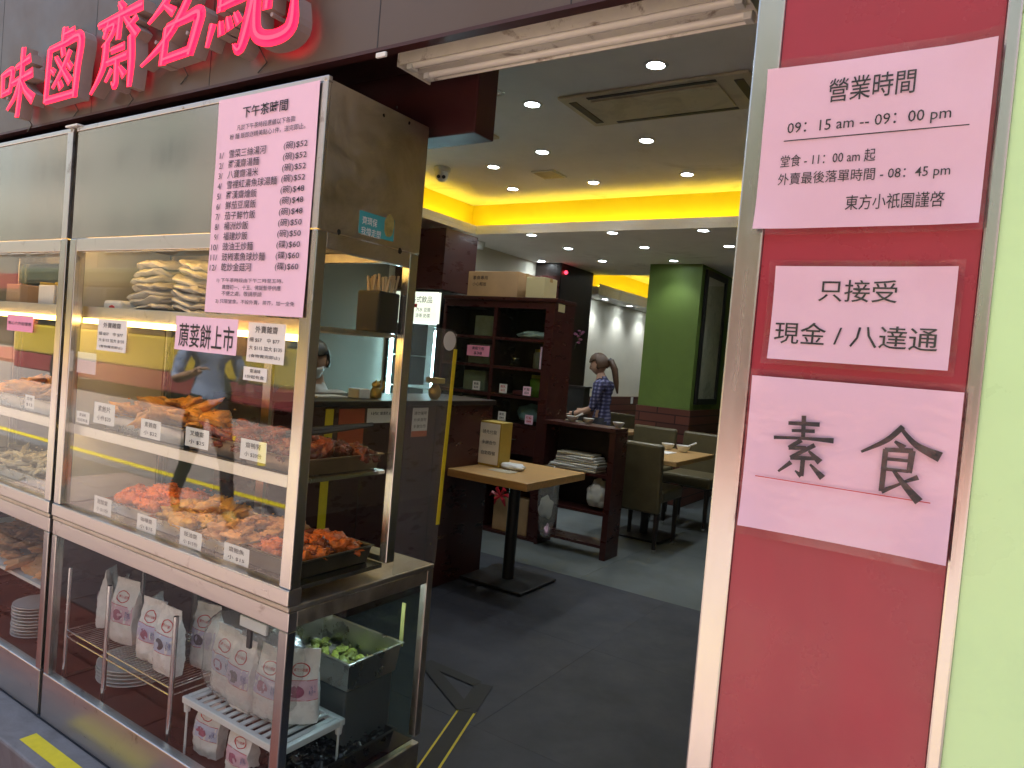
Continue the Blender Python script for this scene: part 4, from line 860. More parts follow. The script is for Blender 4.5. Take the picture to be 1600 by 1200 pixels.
# lucky cat, box, papers on the counter
lc = thing('lucky_cat', 'small gold waving cat figurine on the counter', 'figurine', (-2.66, 2.78, 1.101)); mb = MB()
mb.lathe([(.026, .0), (.032, .01), (.03, .035), (.02, .055), (0, .06)], (-2.66, 2.78, 1.102), 18); mb.blob((-2.66, 2.78, 1.172), (.024, .022, .021), .05, 2)
for k in (-1, 1): mb.cyl((-2.66+.012, 2.78+k*.014, 1.185), (-2.66+.014, 2.78+k*.017, 1.203), .007, .001, n=8)
mb.build('body', GOLD, lc, smooth=True); mb = MB(); mb.tube([(-2.645, 2.803, 1.14), (-2.635, 2.812, 1.165), (-2.632, 2.808, 1.195)], [.008, .007, .008], 8); mb.build('arm', GOLD, lc, smooth=True)
tag(B(-2.72, -2.64, 2.64, 2.72, 1.101, 1.15).build('small_carton', PAPER, bevel=.003), 'small white carton on the counter beside the gold figurine', 'carton')
tag(B(-2.80, -2.70, 2.42, 2.62, 1.101, 1.107).build('paper_pile', PAPER), 'pile of white papers on the counter', 'papers')
t = thing('gold_bell', 'gold ornament hanging behind the acrylic guard', 'ornament', (-2.62, 3.2, 1.101)); mb = MB(); mb.lathe([(.02, 0), (.035, .02), (.038, .05), (.02, .085), (0, .09)], (-2.62, 3.22, 1.101), 16); mb.build('pot', GOLD, t, smooth=True); B(-2.66, -2.58, 3.18, 3.26, 1.193, 1.225).build('cap', GOLDB, t, bevel=.004)

# drinks fridge
fr = thing('drinks_fridge', 'lit drinks fridge with a printed light box header behind the counter', 'fridge', (-4.09, 4.9, 0))
FX0, FX1, FYF = -4.38, -3.80, 4.66
B(FX0, FX0+.03, FYF, 5.2, 0, 1.88).build('side', BLACK, fr); B(FX1-.03, FX1, FYF, 5.2, 0, 1.88).build('side', BLACK, fr); B(FX0+.031, FX1-.031, 5.17, 5.2, 0, 1.88).build('back', WHITE, fr)
B(FX0+.031, FX1-.031, FYF, 5.169, 0, .14).build('plinth', BLACK, fr); B(FX0+.031, FX1-.031, FYF+.02, 5.169, 1.86, 1.88).build('roof', BLACK, fr)
mb = MB(); mb.prism([(FYF+.02, 1.60), (FYF-.03, 1.62), (FYF-.055, 1.70), (FYF-.055, 1.78), (FYF-.03, 1.86), (FYF+.02, 1.875)], (FX0+.005, 0, 0), (0, 1, 0), (0, 0, 1), (FX1-FX0-.01, 0, 0)); hd = mb.build('header', LBOX, fr)
lb = MB(); put_text(lb, '各式飲品', FX0+.30, FX1-.05, 1.775, 1.83, onY(FYF-.058), .004)
for i, s_ in enumerate(('汽水 豆漿', '涼茶 奶茶')): put_text(lb, s_, FX0+.36, FX1-.06, 1.70-i*.05, 1.735-i*.05, onY(FYF-.058), .003)
lb.build('lettering', INK, hd); B(FX0+.24, FX0+.37, FYF-.0585, FYF-.0565, 1.735, 1.765).build('red_stripe', REDINK, hd)
B(FX0+.031, FX1-.031, FYF, FYF+.006, .141, 1.59).build('door_pane', GLASSG, fr)
for z in (.45, .75, 1.05, 1.32): B(FX0+.031, FX1-.031, FYF+.03, 5.16, z, z+.008).build('shelf', WHITE, fr)
B(FX0+.04, FX0+.055, FYF+.015, FYF+.028, .2, 1.55).build('light_tube', COOL, fr); B(FX1-.06, FX1-.045, FYF+.015, FYF+.028, .2, 1.55).build('light_tube', COOL, fr)
BOT = [M('amber bottle', (.30, .12, .02), .15), M('green bottle', (.05, .22, .06), .15), M('pale bottle', (.6, .62, .6), .15)]; n_ = 0
proto = {}
for z in (.458, .758, 1.058, 1.328):
    for i in range(6):
        k = (i+int(z*7)) % 3; x = FX0+.10+i*.078; y = FYF+.09
        if k not in proto:
            t = thing('drink_bottle', 'x', 'bottle', (x, y, z), 'bottles in the drinks fridge'); mb = MB(); mb.lathe([(.028, 0), (.03, .01), (.03, .11), (.024, .14), (.012, .16), (.012, .19)], (x, y, z), 14); mb.build('glass_body', BOT[k], t, smooth=True)
            mb = MB(); mb.lathe([(.013, .191), (.013, .205), (0, .206)], (x, y, z), 12); mb.build('cap', REDINK, t); proto[k] = t
        else: t = dup(proto[k], (x, y, z))
        t['label'] = '%s bottle, place %s from the left on the %s fridge shelf' % (['amber', 'green', 'pale'][k], ['one', 'two', 'three', 'four', 'five', 'six'][i], {.458: 'lowest', .758: 'second', 1.058: 'third', 1.328: 'top'}[z])
tag(B(-4.38, -3.84, 4.70, 5.15, 1.90, 2.42).build('wall_cupboard', MAROONW, bevel=.004), 'maroon wall cupboard above the drinks fridge', 'cupboard')

# tall shelf unit
ts = thing('tall_shelf', 'tall maroon glass fronted shelf unit behind the small table', 'shelf unit', (-3.22, 4.8, 0))
SX0, SX1, SY0, SY1, SZ = -3.755, -2.70, 4.65, 4.97, 1.85; SD = -3.235
B(SX0, SX0+.025, SY0, SY1, 0, SZ-.03).build('side', MAROONW, ts); B(SX1-.075, SX1, SY0, SY1, 0, SZ-.03).build('side', MAROONW, ts); B(SX0-.01, SX1+.01, SY0-.01, SY1, SZ-.029, SZ).build('top', MAROONW, ts, bevel=.003)
B(SX0+.026, SX1-.076, SY1-.015, SY1, 0, SZ-.03).build('back', DARKW, ts); B(SD-.014, SD+.014, SY0+.002, SY1-.016, .03, SZ-.03).build('divider', MAROONW, ts)
rows = [1.535, 1.31, 1.09, .875, .45, .02]
for z in rows:
    B(SX0+.026, SD-.0145, SY0+.001, SY1-.016, z-.022, z).build('shelf', MAROONW, ts); B(SD+.0145, SX1-.076, SY0+.001, SY1-.016, z-.022, z).build('shelf', MAROONW, ts)
B(SX0+.026, SX1-.076, SY0, SY1-.016, SZ-.085, SZ-.0295).build('top_rail', MAROONW, ts)
for z, zt in ((1.535, 1.765), (1.31, 1.512), (1.09, 1.287), (.875, 1.067)):
    for a, b in ((SX0+.03, SD-.018), (SD+.018, SX1-.08)): B(a, b, SY0+.010, SY0+.014, z+.001, zt).build('door_pane', GLASSG, ts)
B(SD+.015, SX1-.077, SY0+.004, SY0+.02, .64, .852).build('drawer', MAROONW, ts, bevel=.003); B(SX0+.027, SD-.015, SY0+.004, SY0+.02, .64, .852).build('drawer', MAROONW, ts, bevel=.003)
for x in (-2.97, -3.49): B(x-.03, x+.03, SY0-.008, SY0+.003, .75, .757).build('drawer_pull', CHROME, ts)
B(SX1+.0005, SX1+.002, SY0+.05, SY0+.15, 1.755, 1.815).build('taped_label', M('yellowed label', (.60, .52, .28), .6), ts)
# things on and in the shelf unit
def carton(name, label, x0, x1, y0, y1, z0, z1, mat=CARD, lines=None):
    t = thing(name, label, 'carton', ((x0+x1)/2, (y0+y1)/2, z0)); B(x0, x1, y0, y1, z0, z1).build('box', mat, t, bevel=.004)
    if lines:
        lb = MB(); h = (z1-z0)
        for i, s_ in enumerate(lines): put_text(lb, s_, x0+.1*(x1-x0), x0+(.4-.02*i)*(x1-x0), z1-h*(.33+.25*i), z1-h*(.17+.25*i), onY(y0-.0012), .004)
        lb.build('lettering', INK, t)
    mb = MB(); mb.box(x0-.0008, x1+.0008, (y0+y1)/2-.02, (y0+y1)/2+.02, z1-.03, z1+.0008); mb.build('packing_tape', M('brown tape', (.40, .25, .10), .25), t)
carton('cardboard_carton', 'brown cardboard carton on top of the tall shelf unit', -3.57, -3.08, 4.70, 4.95, SZ+.001, SZ+.205, CARD, ['素食專用', '小心輕放'])
carton('tilted_carton', 'pale yellow open carton beside the brown carton on the shelf unit', -3.03, -2.86, 4.74, 4.93, SZ+.001, SZ+.17, M('pale carton', (.52, .45, .24), .7))
crumple('folded_bag', 'folded white plastic bag in the top right compartment of the shelf unit', 'bag', (-2.93, 4.78, 1.565), (.15, .08, .035), WBAG)
tag(B(-3.48, -3.28, 4.72, 4.85, 1.536, 1.70).build('pale_tub', PALEF, bevel=.008), 'pale tub in the top left compartment of the shelf unit', 'tub')
for i, (x, z, c, lab) in enumerate(((-3.42, 1.31, PALEF, 'pale tub behind the pink label in the shelf unit'), (-3.45, 1.09, PALEF, 'pale tub on the third shelf of the unit'), (-3.45, .875, WHITE, 'white tub on the fourth shelf of the unit'))):
    tag(B(x-.10, x+.12, 4.72, 4.86, z+.001, z+.16).build('storage_tub', c, bevel=.008), lab, 'tub')
t = thing('pink_label', 'bright pink printed label hung in the shelf unit', 'label', (-3.4, 4.645, 1.36)); B(-3.48, -3.26, 4.6445, 4.6485, 1.37, 1.455).build('card', HOTPINK, t); lb = MB(); put_text(lb, '素鬆每包', -3.43, -3.31, 1.42, 1.445, onY(4.643), .01); put_text(lb, '$38', -3.41, -3.33, 1.38, 1.405, onY(4.643), .01); lb.build('lettering', INK, t)
def jar(x, y, z, r, h, mat, lid, label):
    t = thing('jar', label, 'jar', (x, y, z)); mb = MB(); mb.lathe([(r*.9, .001), (r, .01), (r, h*.75), (r*.8, h*.85)], (x, y, z), 18); mb.build('glass_body', mat, t, smooth=True); mb = MB(); mb.lathe([(r*.85, h*.855), (r*.85, h), (0, h+.001)], (x, y, z), 18); mb.build('lid', lid, t, smooth=True)
jar(-2.86, 4.77, 1.311, .055, .15, M('beige jar', (.45, .36, .26), .3), GOLD, 'beige jar on the second shelf of the unit')
jar(-3.08, 4.76, 1.311, .05, .07, GLASSG, CHROME, 'low clear jar on the second shelf of the unit')
jar(-2.86, 4.77, 1.091, .065, .17, M('green jar', (.20, .30, .03), .25), M('yellow lid', (.6, .5, .05), .4), 'green pickle jar on the third shelf of the unit')
tag(B(-2.80, -2.785, 4.66, 4.84, 1.311, 1.48).build('pink_packet', PINK), 'thin pink packet leaning at the right of the second shelf', 'packet')
tag(B(-3.06, -2.92, 4.72, 4.80, 1.091, 1.13).build('red_packet', M('dusty red pack', (.30, .06, .08), .4), bevel=.008), 'dusty red packet lying on the third shelf of the unit', 'packet')
crumple('blue_bag', 'pale blue bag filling the fourth shelf of the unit', 'bag', (-2.90, 4.80, .955), (.13, .08, .075), M('pale blue bag', (.42, .55, .62), .35))
for i, (x, z, lab) in enumerate(((-3.36, 1.10, 'third shelf left'), (-3.10, 1.10, 'third shelf middle'), (-2.88, 1.10, 'third shelf right'), (-3.38, .885, 'fourth shelf left'), (-3.09, .885, 'fourth shelf middle'), (-2.84, .885, 'fourth shelf right'))):
    t = thing('shelf_card', 'small pale card on the %s of the tall shelf unit' % lab, 'price card', (x, 4.645, z)); B(x-.035, x+.035, 4.6445, 4.6485, z, z+.07).build('card', PINK if i % 3 == 2 else PAPER, t); lb = MB(); put_text(lb, ['素鬆', '腐乳', '辣醬'][i % 3], x-.024, x+.024, z+.04, z+.06, onY(4.643), .01); put_text(lb, '$%d' % (28+i*4), x-.02, x+.02, z+.012, z+.03, onY(4.643), .01); lb.build('lettering', REDINK if i % 2 else INK, t)
carton('floor_carton', 'brown carton in the lowest bay of the shelf unit', -3.12, -2.80, 4.68, 4.93, .021, .30, CARD)
t = thing('red_ribbon', 'red plastic bag handles drooping over the lowest bay of the shelf unit', 'bag', (-3.03, 4.62, .25))
for k in range(6): a = k*1.05; mb = MB(); mb.tube([(-3.03, 4.635, .30), (-3.03+.07*math.cos(a), 4.62, .30+.05*math.sin(a)+.02), (-3.03+.10*math.cos(a), 4.63, .29+.07*math.sin(a))], [.008, .016, .005], 6); mb.build('strip', M('red film', (.50, .015, .03), .3), t, smooth=True)

# low shelf
ls = thing('low_shelf', 'low maroon open shelf with newspapers and bags joined to the tall unit', 'shelf', (-2.4, 4.8, 0))
LX0, LX1, LY0, LY1, LZ_ = -2.69, -2.10, 4.62, 4.83, .94
B(LX0, LX1, LY0-.008, LY1, LZ_-.028, LZ_).build('top', MAROONW, ls, bevel=.003); B(LX0, LX0+.025, LY0, LY1, 0, LZ_-.0285).build('side', MAROONW, ls); B(LX1-.045, LX1, LY0, LY1, 0, LZ_-.0285).build('side', MAROONW, ls)
B(LX0+.026, LX1-.046, LY1-.012, LY1, .33, LZ_-.029).build('back', DARKW, ls)
for z in (.60, .33, .10): B(LX0+.026, LX1-.046, LY0+.004, LY1-.013, z-.02, z).build('shelf', MAROONW, ls)
for k in range(7):
    z = .601+k*.018; mb = MB(); mb.T = Matrix.Translation((-2.42+random.uniform(-.02, .02), 4.715, z)) @ Matrix.Rotation(random.uniform(-.08, .08), 4, 'Z'); mb.box(-.20+k*.012, .20-k*.006, -.085, .085, .0005, .0165)
    tag(mb.build('newspaper', PAPER if k % 3 else PALEF, bevel=.005), 'folded newspaper, %s of the pile on the low shelf' % ['lowest', 'second from the bottom', 'third from the bottom', 'middle', 'third from the top', 'second from the top', 'topmost'][k], 'newspaper', 'newspapers on the low shelf')
crumple('white_bag', 'crumpled white bag on the middle board of the low shelf', 'bag', (-2.24, 4.71, .44), (.08, .07, .11), WBAG)
mb = MB(); vs, fs = icodata(4); out = []
for v in vs:
    tz = (v.z+1)/2; k = 1+.12*noise.noise(v*4)+.06*noise.noise(v*11); out.append(Vector((-2.575+math.copysign(abs(v.x)**.6, v.x)*.085*k*(.75+.35*tz)+.012*noise.noise(Vector((tz*6, v.x*3, 0))), 4.575+v.y*.035*k, .08+tz*.54)))
mb.add(out, fs); t = thing('hanging_bag', 'long clear plastic bag with white waste hanging from the low shelf', 'bag', (-2.57, 4.57, .08)); mb.build('film', BAGCLEAR, t, smooth=180)
mb = MB(); mb.blob((-2.585, 4.575, .30), (.05, .02, .08), .4, 3); mb.build('waste_paper', WHITE, t, smooth=True); mb = MB(); mb.blob((-2.56, 4.575, .14), (.045, .02, .04), .4, 3); mb.build('waste_wrapper', PINK, t, smooth=True)
def bowl(x, y, z, r, label, spoon=False):
    t = thing('rice_bowl', label, 'bowl', (x, y, z)); mb = MB(); mb.lathe([(r*.45, .001), (r*.5, .008), (r*.85, r*.5), (r, r*.95), (r*.96, r*.95), (r*.8, r*.5), (r*.4, .012), (0, .012)], (x, y, z), 24); mb.build('bowl', WHITE, t, smooth=True)
    if spoon: mb = MB(); mb.tube([(x, y, z+.02), (x+r*.8, y+.01, z+r*1.0), (x+r*1.7, y+.02, z+r*1.5)], [.014, .007, .008], 8); mb.build('spoon', WHITE, t, smooth=True)
bowl(-2.53, 4.76, LZ_, .045, 'white bowl at the left of the low shelf top', True); bowl(-2.40, 4.77, LZ_, .042, 'white bowl at the middle of the low shelf top'); bowl(-2.15, 4.76, LZ_, .042, 'white bowl at the right end of the low shelf top')

# small table by the counter
tb = thing('small_table', 'square beech topped table on a black pedestal', 'table', (-2.32, 3.72, 0))
B(-2.59, -2.005, 3.32, 4.01, .655, .70).build('top', WOODT, tb, bevel=.004); mb = MB(); mb.cyl((-2.33, 3.72, .02), (-2.33, 3.72, .654), .036, n=24); mb.build('column', IRON, tb, smooth=True)
B(-2.555, -2.105, 3.52, 3.94, .003, .02).build('base_plate', IRON, tb, bevel=.006); mb = MB(); mb.cyl((-2.33, 3.72, .64), (-2.33, 3.72, .6545), .10, n=20); mb.build('top_flange', IRON, tb)
t = thing('table_stand', 'mustard box stand with a printed white sheet on the small table', 'stand', (-2.5, 3.62, .701)); B(-2.575, -2.40, 3.62, 3.74, .701, .975).build('box', GOLDB, t, bevel=.003); B(-2.555, -2.41, 3.6165, 3.6185, .715, .965).build('paper', PAPER, t); lb = MB()
for i, s_ in enumerate(('請先付款', '多謝合作', '自助取餐')): put_text(lb, s_, -2.535, -2.43, .90-i*.065, .925-i*.065, onY(3.615), .002)
lb.build('lettering', INK, t)
crumple('towel', 'crumpled white towel on the small table', 'towel', (-2.32, 3.66, .718), (.085, .05, .022), M('towel cloth', (.70, .70, .68), .9, bump=.4, bs=150))
tag(B(-2.40, -2.24, 3.50, 3.60, .7005, .7025).build('paper_slip', PALEF), 'cream paper slip lying beside the towel on the small table', 'paper')

# dining tables and chairs
def dining_table(x0, x1, y0, y1, label):
    t = thing('dining_table', label, 'table', ((x0+x1)/2, (y0+y1)/2, 0)); B(x0, x1, y0, y1, .665, .705).build('top', WOODT, t, bevel=.006); xc, yc = (x0+x1)/2, (y0+y1)/2
    mb = MB(); mb.cyl((xc, yc, .02), (xc, yc, .664), .035, n=20); mb.build('column', IRON, t, smooth=True); B(xc-.22, xc+.22, yc-.22, yc+.22, .003, .02).build('base_plate', IRON, t, bevel=.006)
dining_table(-2.62, -1.84, 5.18, 6.08, 'dining table with bowls behind the nearest olive chair'); dining_table(-3.75, -3.05, 6.75, 7.45, 'far dining table behind the woman')
bowl(-2.20, 5.93, .706, .055, 'round white bowl at the back of the nearest dining table'); bowl(-2.05, 5.90, .706, .06, 'white bowl with a spoon on the nearest dining table', True)
tag(B(-2.28, -2.05, 5.55, 5.75, .7055, .712).build('place_mat', PAPER), 'white paper mat on the nearest dining table', 'mat')
def make_chair(label):
    t = thing('dining_chair', label, 'chair', (0, 0, 0), 'olive upholstered dining chairs')
    mb = MB(); mb.box(-.225, .225, -.18, .25, .38, .475); mb.build('seat', OLIVE, t, bevel=.02)
    mb = MB(); mb.T = Matrix.Translation((0, -.2, .30)) @ Matrix.Rotation(R(5), 4, 'X'); mb.box(-.22, .22, -.035, .03, 0, .53); mb.build('backrest', OLIVE, t, bevel=.02)
    for x in (-.19, .19):
        for y in (-.19, .21): mb = MB(); mb.cyl((x, y, .379 if y > 0 else .31), (x, y, .028), .024, .016, n=10); lg = mb.build('leg', DARKW, t); mb = MB(); mb.cyl((x, y, .001), (x, y, .0275), .017, n=10); mb.build('foot_cap', CHROME, lg)
    return t
CHAIRS = [((-2.13, 5.32, 0), 0, 'nearest olive chair with its back to the doorway'), ((-2.10, 6.42, 0), math.pi, 'olive chair across the table at the right by the pillar edge'), ((-2.62, 6.44, 0), math.pi, 'olive chair across the table seen above the nearest chair'),
          ((-3.52, 7.72, 0), math.pi, 'dark olive chair behind the woman, left one'), ((-3.06, 7.75, 0), math.pi, 'dark olive chair right behind the woman beside the green column'), ((-3.4, 6.45, 0), 0, 'olive chair hidden behind the shelf beside the woman')]
c0 = make_chair(CHAIRS[0][2])
for i, (l_, rz, lab) in enumerate(CHAIRS):
    if i == 0: c0.location = l_; c0.rotation_euler = (0, 0, rz)
    else: dup(c0, l_, rz, lab)

# green column, framed picture, altar cabinet, wall bits
gc = thing('green_column', 'broad green painted column with a maroon brick dado', 'column', (-2.75, 7.6, 0)); B(-3.03, -2.46, 7.15, 8.25, 1.0, ZL-.001).build('shaft', GREEN, gc); B(-3.042, -2.448, 7.138, 8.262, 0, .999).build('dado', BRICK, gc)
pf = thing('framed_picture', 'tall dark framed scroll picture on the right side of the green column', 'picture', (-2.45, 7.6, 1.1)); pa = (7.24, 7.95, 1.06, 2.46)
for y0, y1, z0, z1 in ((7.24, 7.30, 1.06, 2.46), (7.89, 7.95, 1.06, 2.46), (7.301, 7.889, 1.06, 1.12), (7.301, 7.889, 2.40, 2.46)): B(-2.4585, -2.43, y0, y1, z0, z1).build('frame', BLACK, pf, bevel=.003)
B(-2.458, -2.450, 7.301, 7.889, 1.121, 2.399).build('scroll', stained('ink wash scroll', (.75, .70, .55), (.25, .22, .17), .8, 5, .7, thr=(.5, .7)), pf); B(-2.445, -2.442, 7.301, 7.889, 1.121, 2.399).build('glazing', GLASS, pf)
at = thing('altar_cabinet', 'dark altar cabinet with a small red lamp reaching to the ceiling', 'altar', (-4.2, 7.4, 0)); B(-4.395, -4.05, 7.05, 7.84, 0, ZL-.002).build('body', DARKW, at, bevel=.004); B(-4.39, -4.06, 7.035, 7.0485, 1.9, 2.35).build('upper_door', MAROONW, at); B(-4.39, -4.06, 7.035, 7.0485, .9, 1.85).build('lower_door', DARKW, at)
mb = MB(); mb.blob((-4.03, 7.12, 2.40), (.022, .022, .022), .02, 2); mb.build('red_lamp', M('red lamp', (1, .05, .05), .5, emit=(1, .03, .06), es=1.5), at, smooth=True)
t = thing('flower_spray', 'small pink flower spray on the altar side', 'flowers', (-4.0, 7.5, 1.7))
mb = MB(); mb.tube([(-4.04, 7.5, 1.55), (-4.0, 7.5, 1.68), (-3.96, 7.48, 1.76)], .004, 6); mb.build('stem', M('stem green', (.06, .10, .03), .6), t)
for k in range(9): mb = MB(); mb.blob((-4.0+random.uniform(-.03, .06), 7.5+random.uniform(-.06, .06), 1.70+random.uniform(-.08, .1)), (.022, .022, .014), .4, 2); mb.build('petal', M('petal pink', (.45, .16, .30), .6) if k == 0 else MATS['petal pink'], t)
t = thing('dark_stand', 'low black stand beside the woman in front of the altar', 'stand', (-3.8, 7.2, 0)); B(-4.0, -3.55, 6.9, 7.03, 0, 1.12).build('body', BLACK, t, bevel=.004); B(-4.02, -3.53, 6.88, 7.035, 1.121, 1.14).build('top', DARKW, t)
for (y, z, lab) in ((10.1, .90, 'white wall socket on the far brick dado'),): tag(B(-4.384, -4.376, y-.04, y+.04, z-.05, z+.05).build('wall_socket', WHITE, bevel=.002), lab, 'socket')
tag(B(-4.399, -4.392, 5.52, 5.66, 1.98, 2.12).build('wall_switch', WHITE, bevel=.002), 'pale switch box on the cream wall above the shelf unit', 'switch')
t = thing('menu_holder', 'cream menu card standing near the far right table', 'menu', (-2.6, 8.9, .7)); B(-2.75, -2.60, 8.9, 8.93, .72, .98).build('card', PALEF, t); B(-2.77, -2.58, 8.87, 8.96, .70, .719).build('foot', BLACK, t)
dining_table(-3.0, -2.4, 8.7, 9.3, 'far dining table beyond the green column')
tag(B(-2.44, -1.2, 10.2, 10.35, 0, ZU).build('green_wall', GREEN), 'dark green wall at the far right end of the dining room', 'wall')

# ================================================================== PEOPLE
def head_mesh(T, s=1.):
    """face looks along local +Y; T places the head centre"""
    mb = MB(); mb.T = T; vs, fs = icodata(5); out = []
    g = lambda p, c, r: math.exp(-((p-Vector(c)).length/r)**2)
    for v in vs:
        p = Vector((v.x*.074, v.y*.096, v.z*.115))
        if p.z < 0: k = -p.z/.115; p.x *= 1-.38*k*k; p.y = p.y*(1-.25*k)+(.014*k if v.y > -.2 else .02*k)
        n = v.normalized()
        p.y += .022*g(v, (0, 1, -.12), .16)+.010*g(v, (0, .98, .08), .16)          # nose, bridge
        for sx in (-1, 1): p.y -= .010*g(v, (sx*.38, .9, .08), .22); p.y += .004*g(v, (sx*.38, .92, .07), .10)
        p.y += .007*g(v, (0, .9, -.42), .14)+.006*g(v, (0, .85, -.52), .13)-.004*g(v, (0, .9, -.47), .05)
        p.y += .006*g(v, (0, .7, -.78), .2)
        out.append(p*s)
    mb.add(out, fs)
    for sx in (-1, 1): mb.blob((sx*.076*s, -.006*s, -.005*s), (.010*s, .020*s, .032*s), .15, 2, rot=0)
    return mb
def person(label, base, rz, sc, J, mats, headpos, headrot, group=None, hair=None, fingers=True):
    """J: joint name -> (pos, radius); bones listed below; one continuous skinned surface with the head and hands"""
    t = thing('person', label, 'person', base, group); Wm = Matrix.Translation(base) @ Matrix.Rotation(rz, 4, 'Z') @ Matrix.Scale(sc, 4)
    bones = [('pelvis', 'spine'), ('spine', 'chest'), ('chest', 'neck'), ('neck', 'head')]
    for s_ in 'LR': bones += [('chest', 'sh'+s_), ('sh'+s_, 'el'+s_), ('el'+s_, 'wr'+s_), ('wr'+s_, 'ha'+s_), ('pelvis', 'hip'+s_), ('hip'+s_, 'kn'+s_), ('kn'+s_, 'an'+s_), ('an'+s_, 'toe'+s_)]
    names = list(J); me = bpy.data.meshes.new('sk'); me.from_pydata([J[n][0] for n in names], [(names.index(a), names.index(b)) for a, b in bones], [])
    o = bpy.data.objects.new('sk', me); COL.objects.link(o); md = o.modifiers.new('s', 'SKIN'); md.branch_smoothing = .4
    for i, n in enumerate(names):
        r_ = J[n][1]; me.skin_vertices[0].data[i].radius = r_ if isinstance(r_, tuple) else (r_, r_); me.skin_vertices[0].data[i].use_root = n == 'pelvis'
    sb = o.modifiers.new('ss', 'SUBSURF'); sb.levels = 2; sb.render_levels = 2
    ev = o.evaluated_get(bpy.context.evaluated_depsgraph_get()); m2 = bpy.data.meshes.new_from_object(ev)
    V = [v.co.copy() for v in m2.vertices]; F = [list(p.vertices) for p in m2.polygons]; bpy.data.objects.remove(o)
    reg = {}
    for a, b in bones:
        k = 'top'
        if a[:2] in ('hi', 'kn') or b[:3] == 'hip': k = 'leg'
        if a[:2] == 'an': k = 'shoe'
        if a[:2] in ('el', 'wr') or b == 'head': k = 'skin'
        reg[(a, b)] = k
    idx = {'top': 0, 'leg': 1, 'shoe': 2, 'skin': 3}
    def near(p):
        best = None
        for (a, b), k in reg.items():
            A, Bv = Vector(J[a][0]), Vector(J[b][0]); d = Bv-A; tt = max(0, min(1, (p-A).dot(d)/d.length_squared)); q = (p-(A+d*tt)).length
            if best is None or q < best[0]: best = (q, k)
        return idx[best[1]]
    mb = MB(); mb.v = [Wm @ (v+Vector((0, 0, 0))+.013*Vector((noise.noise(v*11), noise.noise(Vector((v.x*11+9, v.y*11, v.z*22))), 0))) for v in V]; mb.f = F
    mb.m = [near(sum((V[i] for i in f), Vector())/len(f)) for f in F]
    HT = Wm @ Matrix.Translation(headpos) @ headrot
    hm = head_mesh(HT); mb.T = None; mb.add(hm.v, hm.f, 3)
    for s_ in 'LR':                                                    # fingers
        A, Bv = Vector(J['wr'+s_][0]), Vector(J['ha'+s_][0]); d = (Bv-A).normalized(); side = d.cross(Vector((0, 0, 1))).normalized() if abs(d.z) < .9 else Vector((0, 1, 0)); dn = d.cross(side)*(1 if d.cross(side).z < 0 else -1)
        for k, (off, ln) in enumerate(((-.024, .062), (-.008, .072), (.008, .068), (.024, .054))):
            p = Bv+side*off+d*.005; mb.tube([Wm @ p, Wm @ (p+d*ln*.5+dn*.008), Wm @ (p+d*ln*.85+dn*.03)], [.0095*sc, .0085*sc, .006*sc], 7, 3)
        p = A+(Bv-A)*.45; sg_ = 1 if s_ == 'L' else -1; mb.tube([Wm @ p, Wm @ (p+side*sg_*.035+d*.02), Wm @ (p+side*sg_*.045+d*.055)], [.012*sc, .010*sc, .007*sc], 7, 3)
    mb.build('body', mats, t, smooth=180)
    eb = MB(); eb.T = HT
    for sx in (-1, 1): eb = MB(); eb.T = HT; eb.blob((sx*.029, .0845, .008), (.011, .006, .006), 0, 2, rot=0); eb.build('eye', INK, t, smooth=True)
    if hair: hair(t, HT, Wm)
    return t
BASE = {'pelvis': ((0, 0, .95), (.15, .11)), 'spine': ((0, .0, 1.10), (.135, .10)), 'chest': ((0, 0, 1.30), (.16, .115)), 'neck': ((0, -.01, 1.47), .055), 'head': ((0, .01, 1.56), .05)}
def pose(shl=((.19, 0, 1.40), (.23, -.02, 1.12), (.22, .08, .88), (.22, .12, .80)), shr=None, lgl=((.095, 0, .90), (.10, .03, .50), (.10, -.02, .09), (.10, .14, .035)), lgr=None, **kw):
    J = dict(BASE); mir = lambda q: tuple((-p[0], p[1], p[2]) for p in q); shr = shr or mir(shl); lgr = lgr or mir(lgl)
    for s_, q in (('L', shl), ('R', shr)):
        for n, p, r_ in zip(('sh', 'el', 'wr', 'ha'), q, (.066, .047, .032, (.036, .02))): J[n+s_] = (p, r_)
    for s_, q in (('L', lgl), ('R', lgr)):
        for n, p, r_ in zip(('hip', 'kn', 'an', 'toe'), q, (.105, .068, .045, (.045, .035))): J[n+s_] = (p, r_)
    J.update(kw); return J
def hair_cap(mat, low=-.3, tail=False, bang=.25):
    def f(t, HT, Wm):
        mb = MB(); mb.T = HT; vs, fs = icodata(4); keep = {}; out = []
        for i, v in enumerate(vs):
            ok = (v.z > low and v.y < .15) or (v.z > bang and v.y >= .15) or v.z > .45
            k = 1.10+.03*noise.noise(v*7)+.02*noise.noise(Vector((v.x*22, v.y*22, v.z*3)))
            if ok: keep[i] = len(out); out.append(Vector((v.x*.078*k, v.y*.098*k-.004, v.z*.118*k+.002)))
        mb.add(out, [[keep[i] for i in f_] for f_ in fs if all(i in keep for i in f_)])
        o = mb.build('hair', mat, t, smooth=180); sm = o.modifiers.new('thick', 'SOLIDIFY'); sm.thickness = .012; sm.offset = 0
        if tail:
            mb = MB(); mb.tube([HT @ Vector(p) for p in ((0, -.10, .03), (0, -.145, .0), (0, -.16, -.10), (0, -.14, -.24), (.01, -.12, -.36))], [.018, .03, .032, .026, .008], 12); mb.build('ponytail', mat, t, smooth=True)
            mb = MB(); mb.tube([HT @ Vector(p) for p in ((0, -.125, .02), (0, -.14, .005))], [.026, .026], 12); mb.build('hair_tie', BLACK, t)
    return f
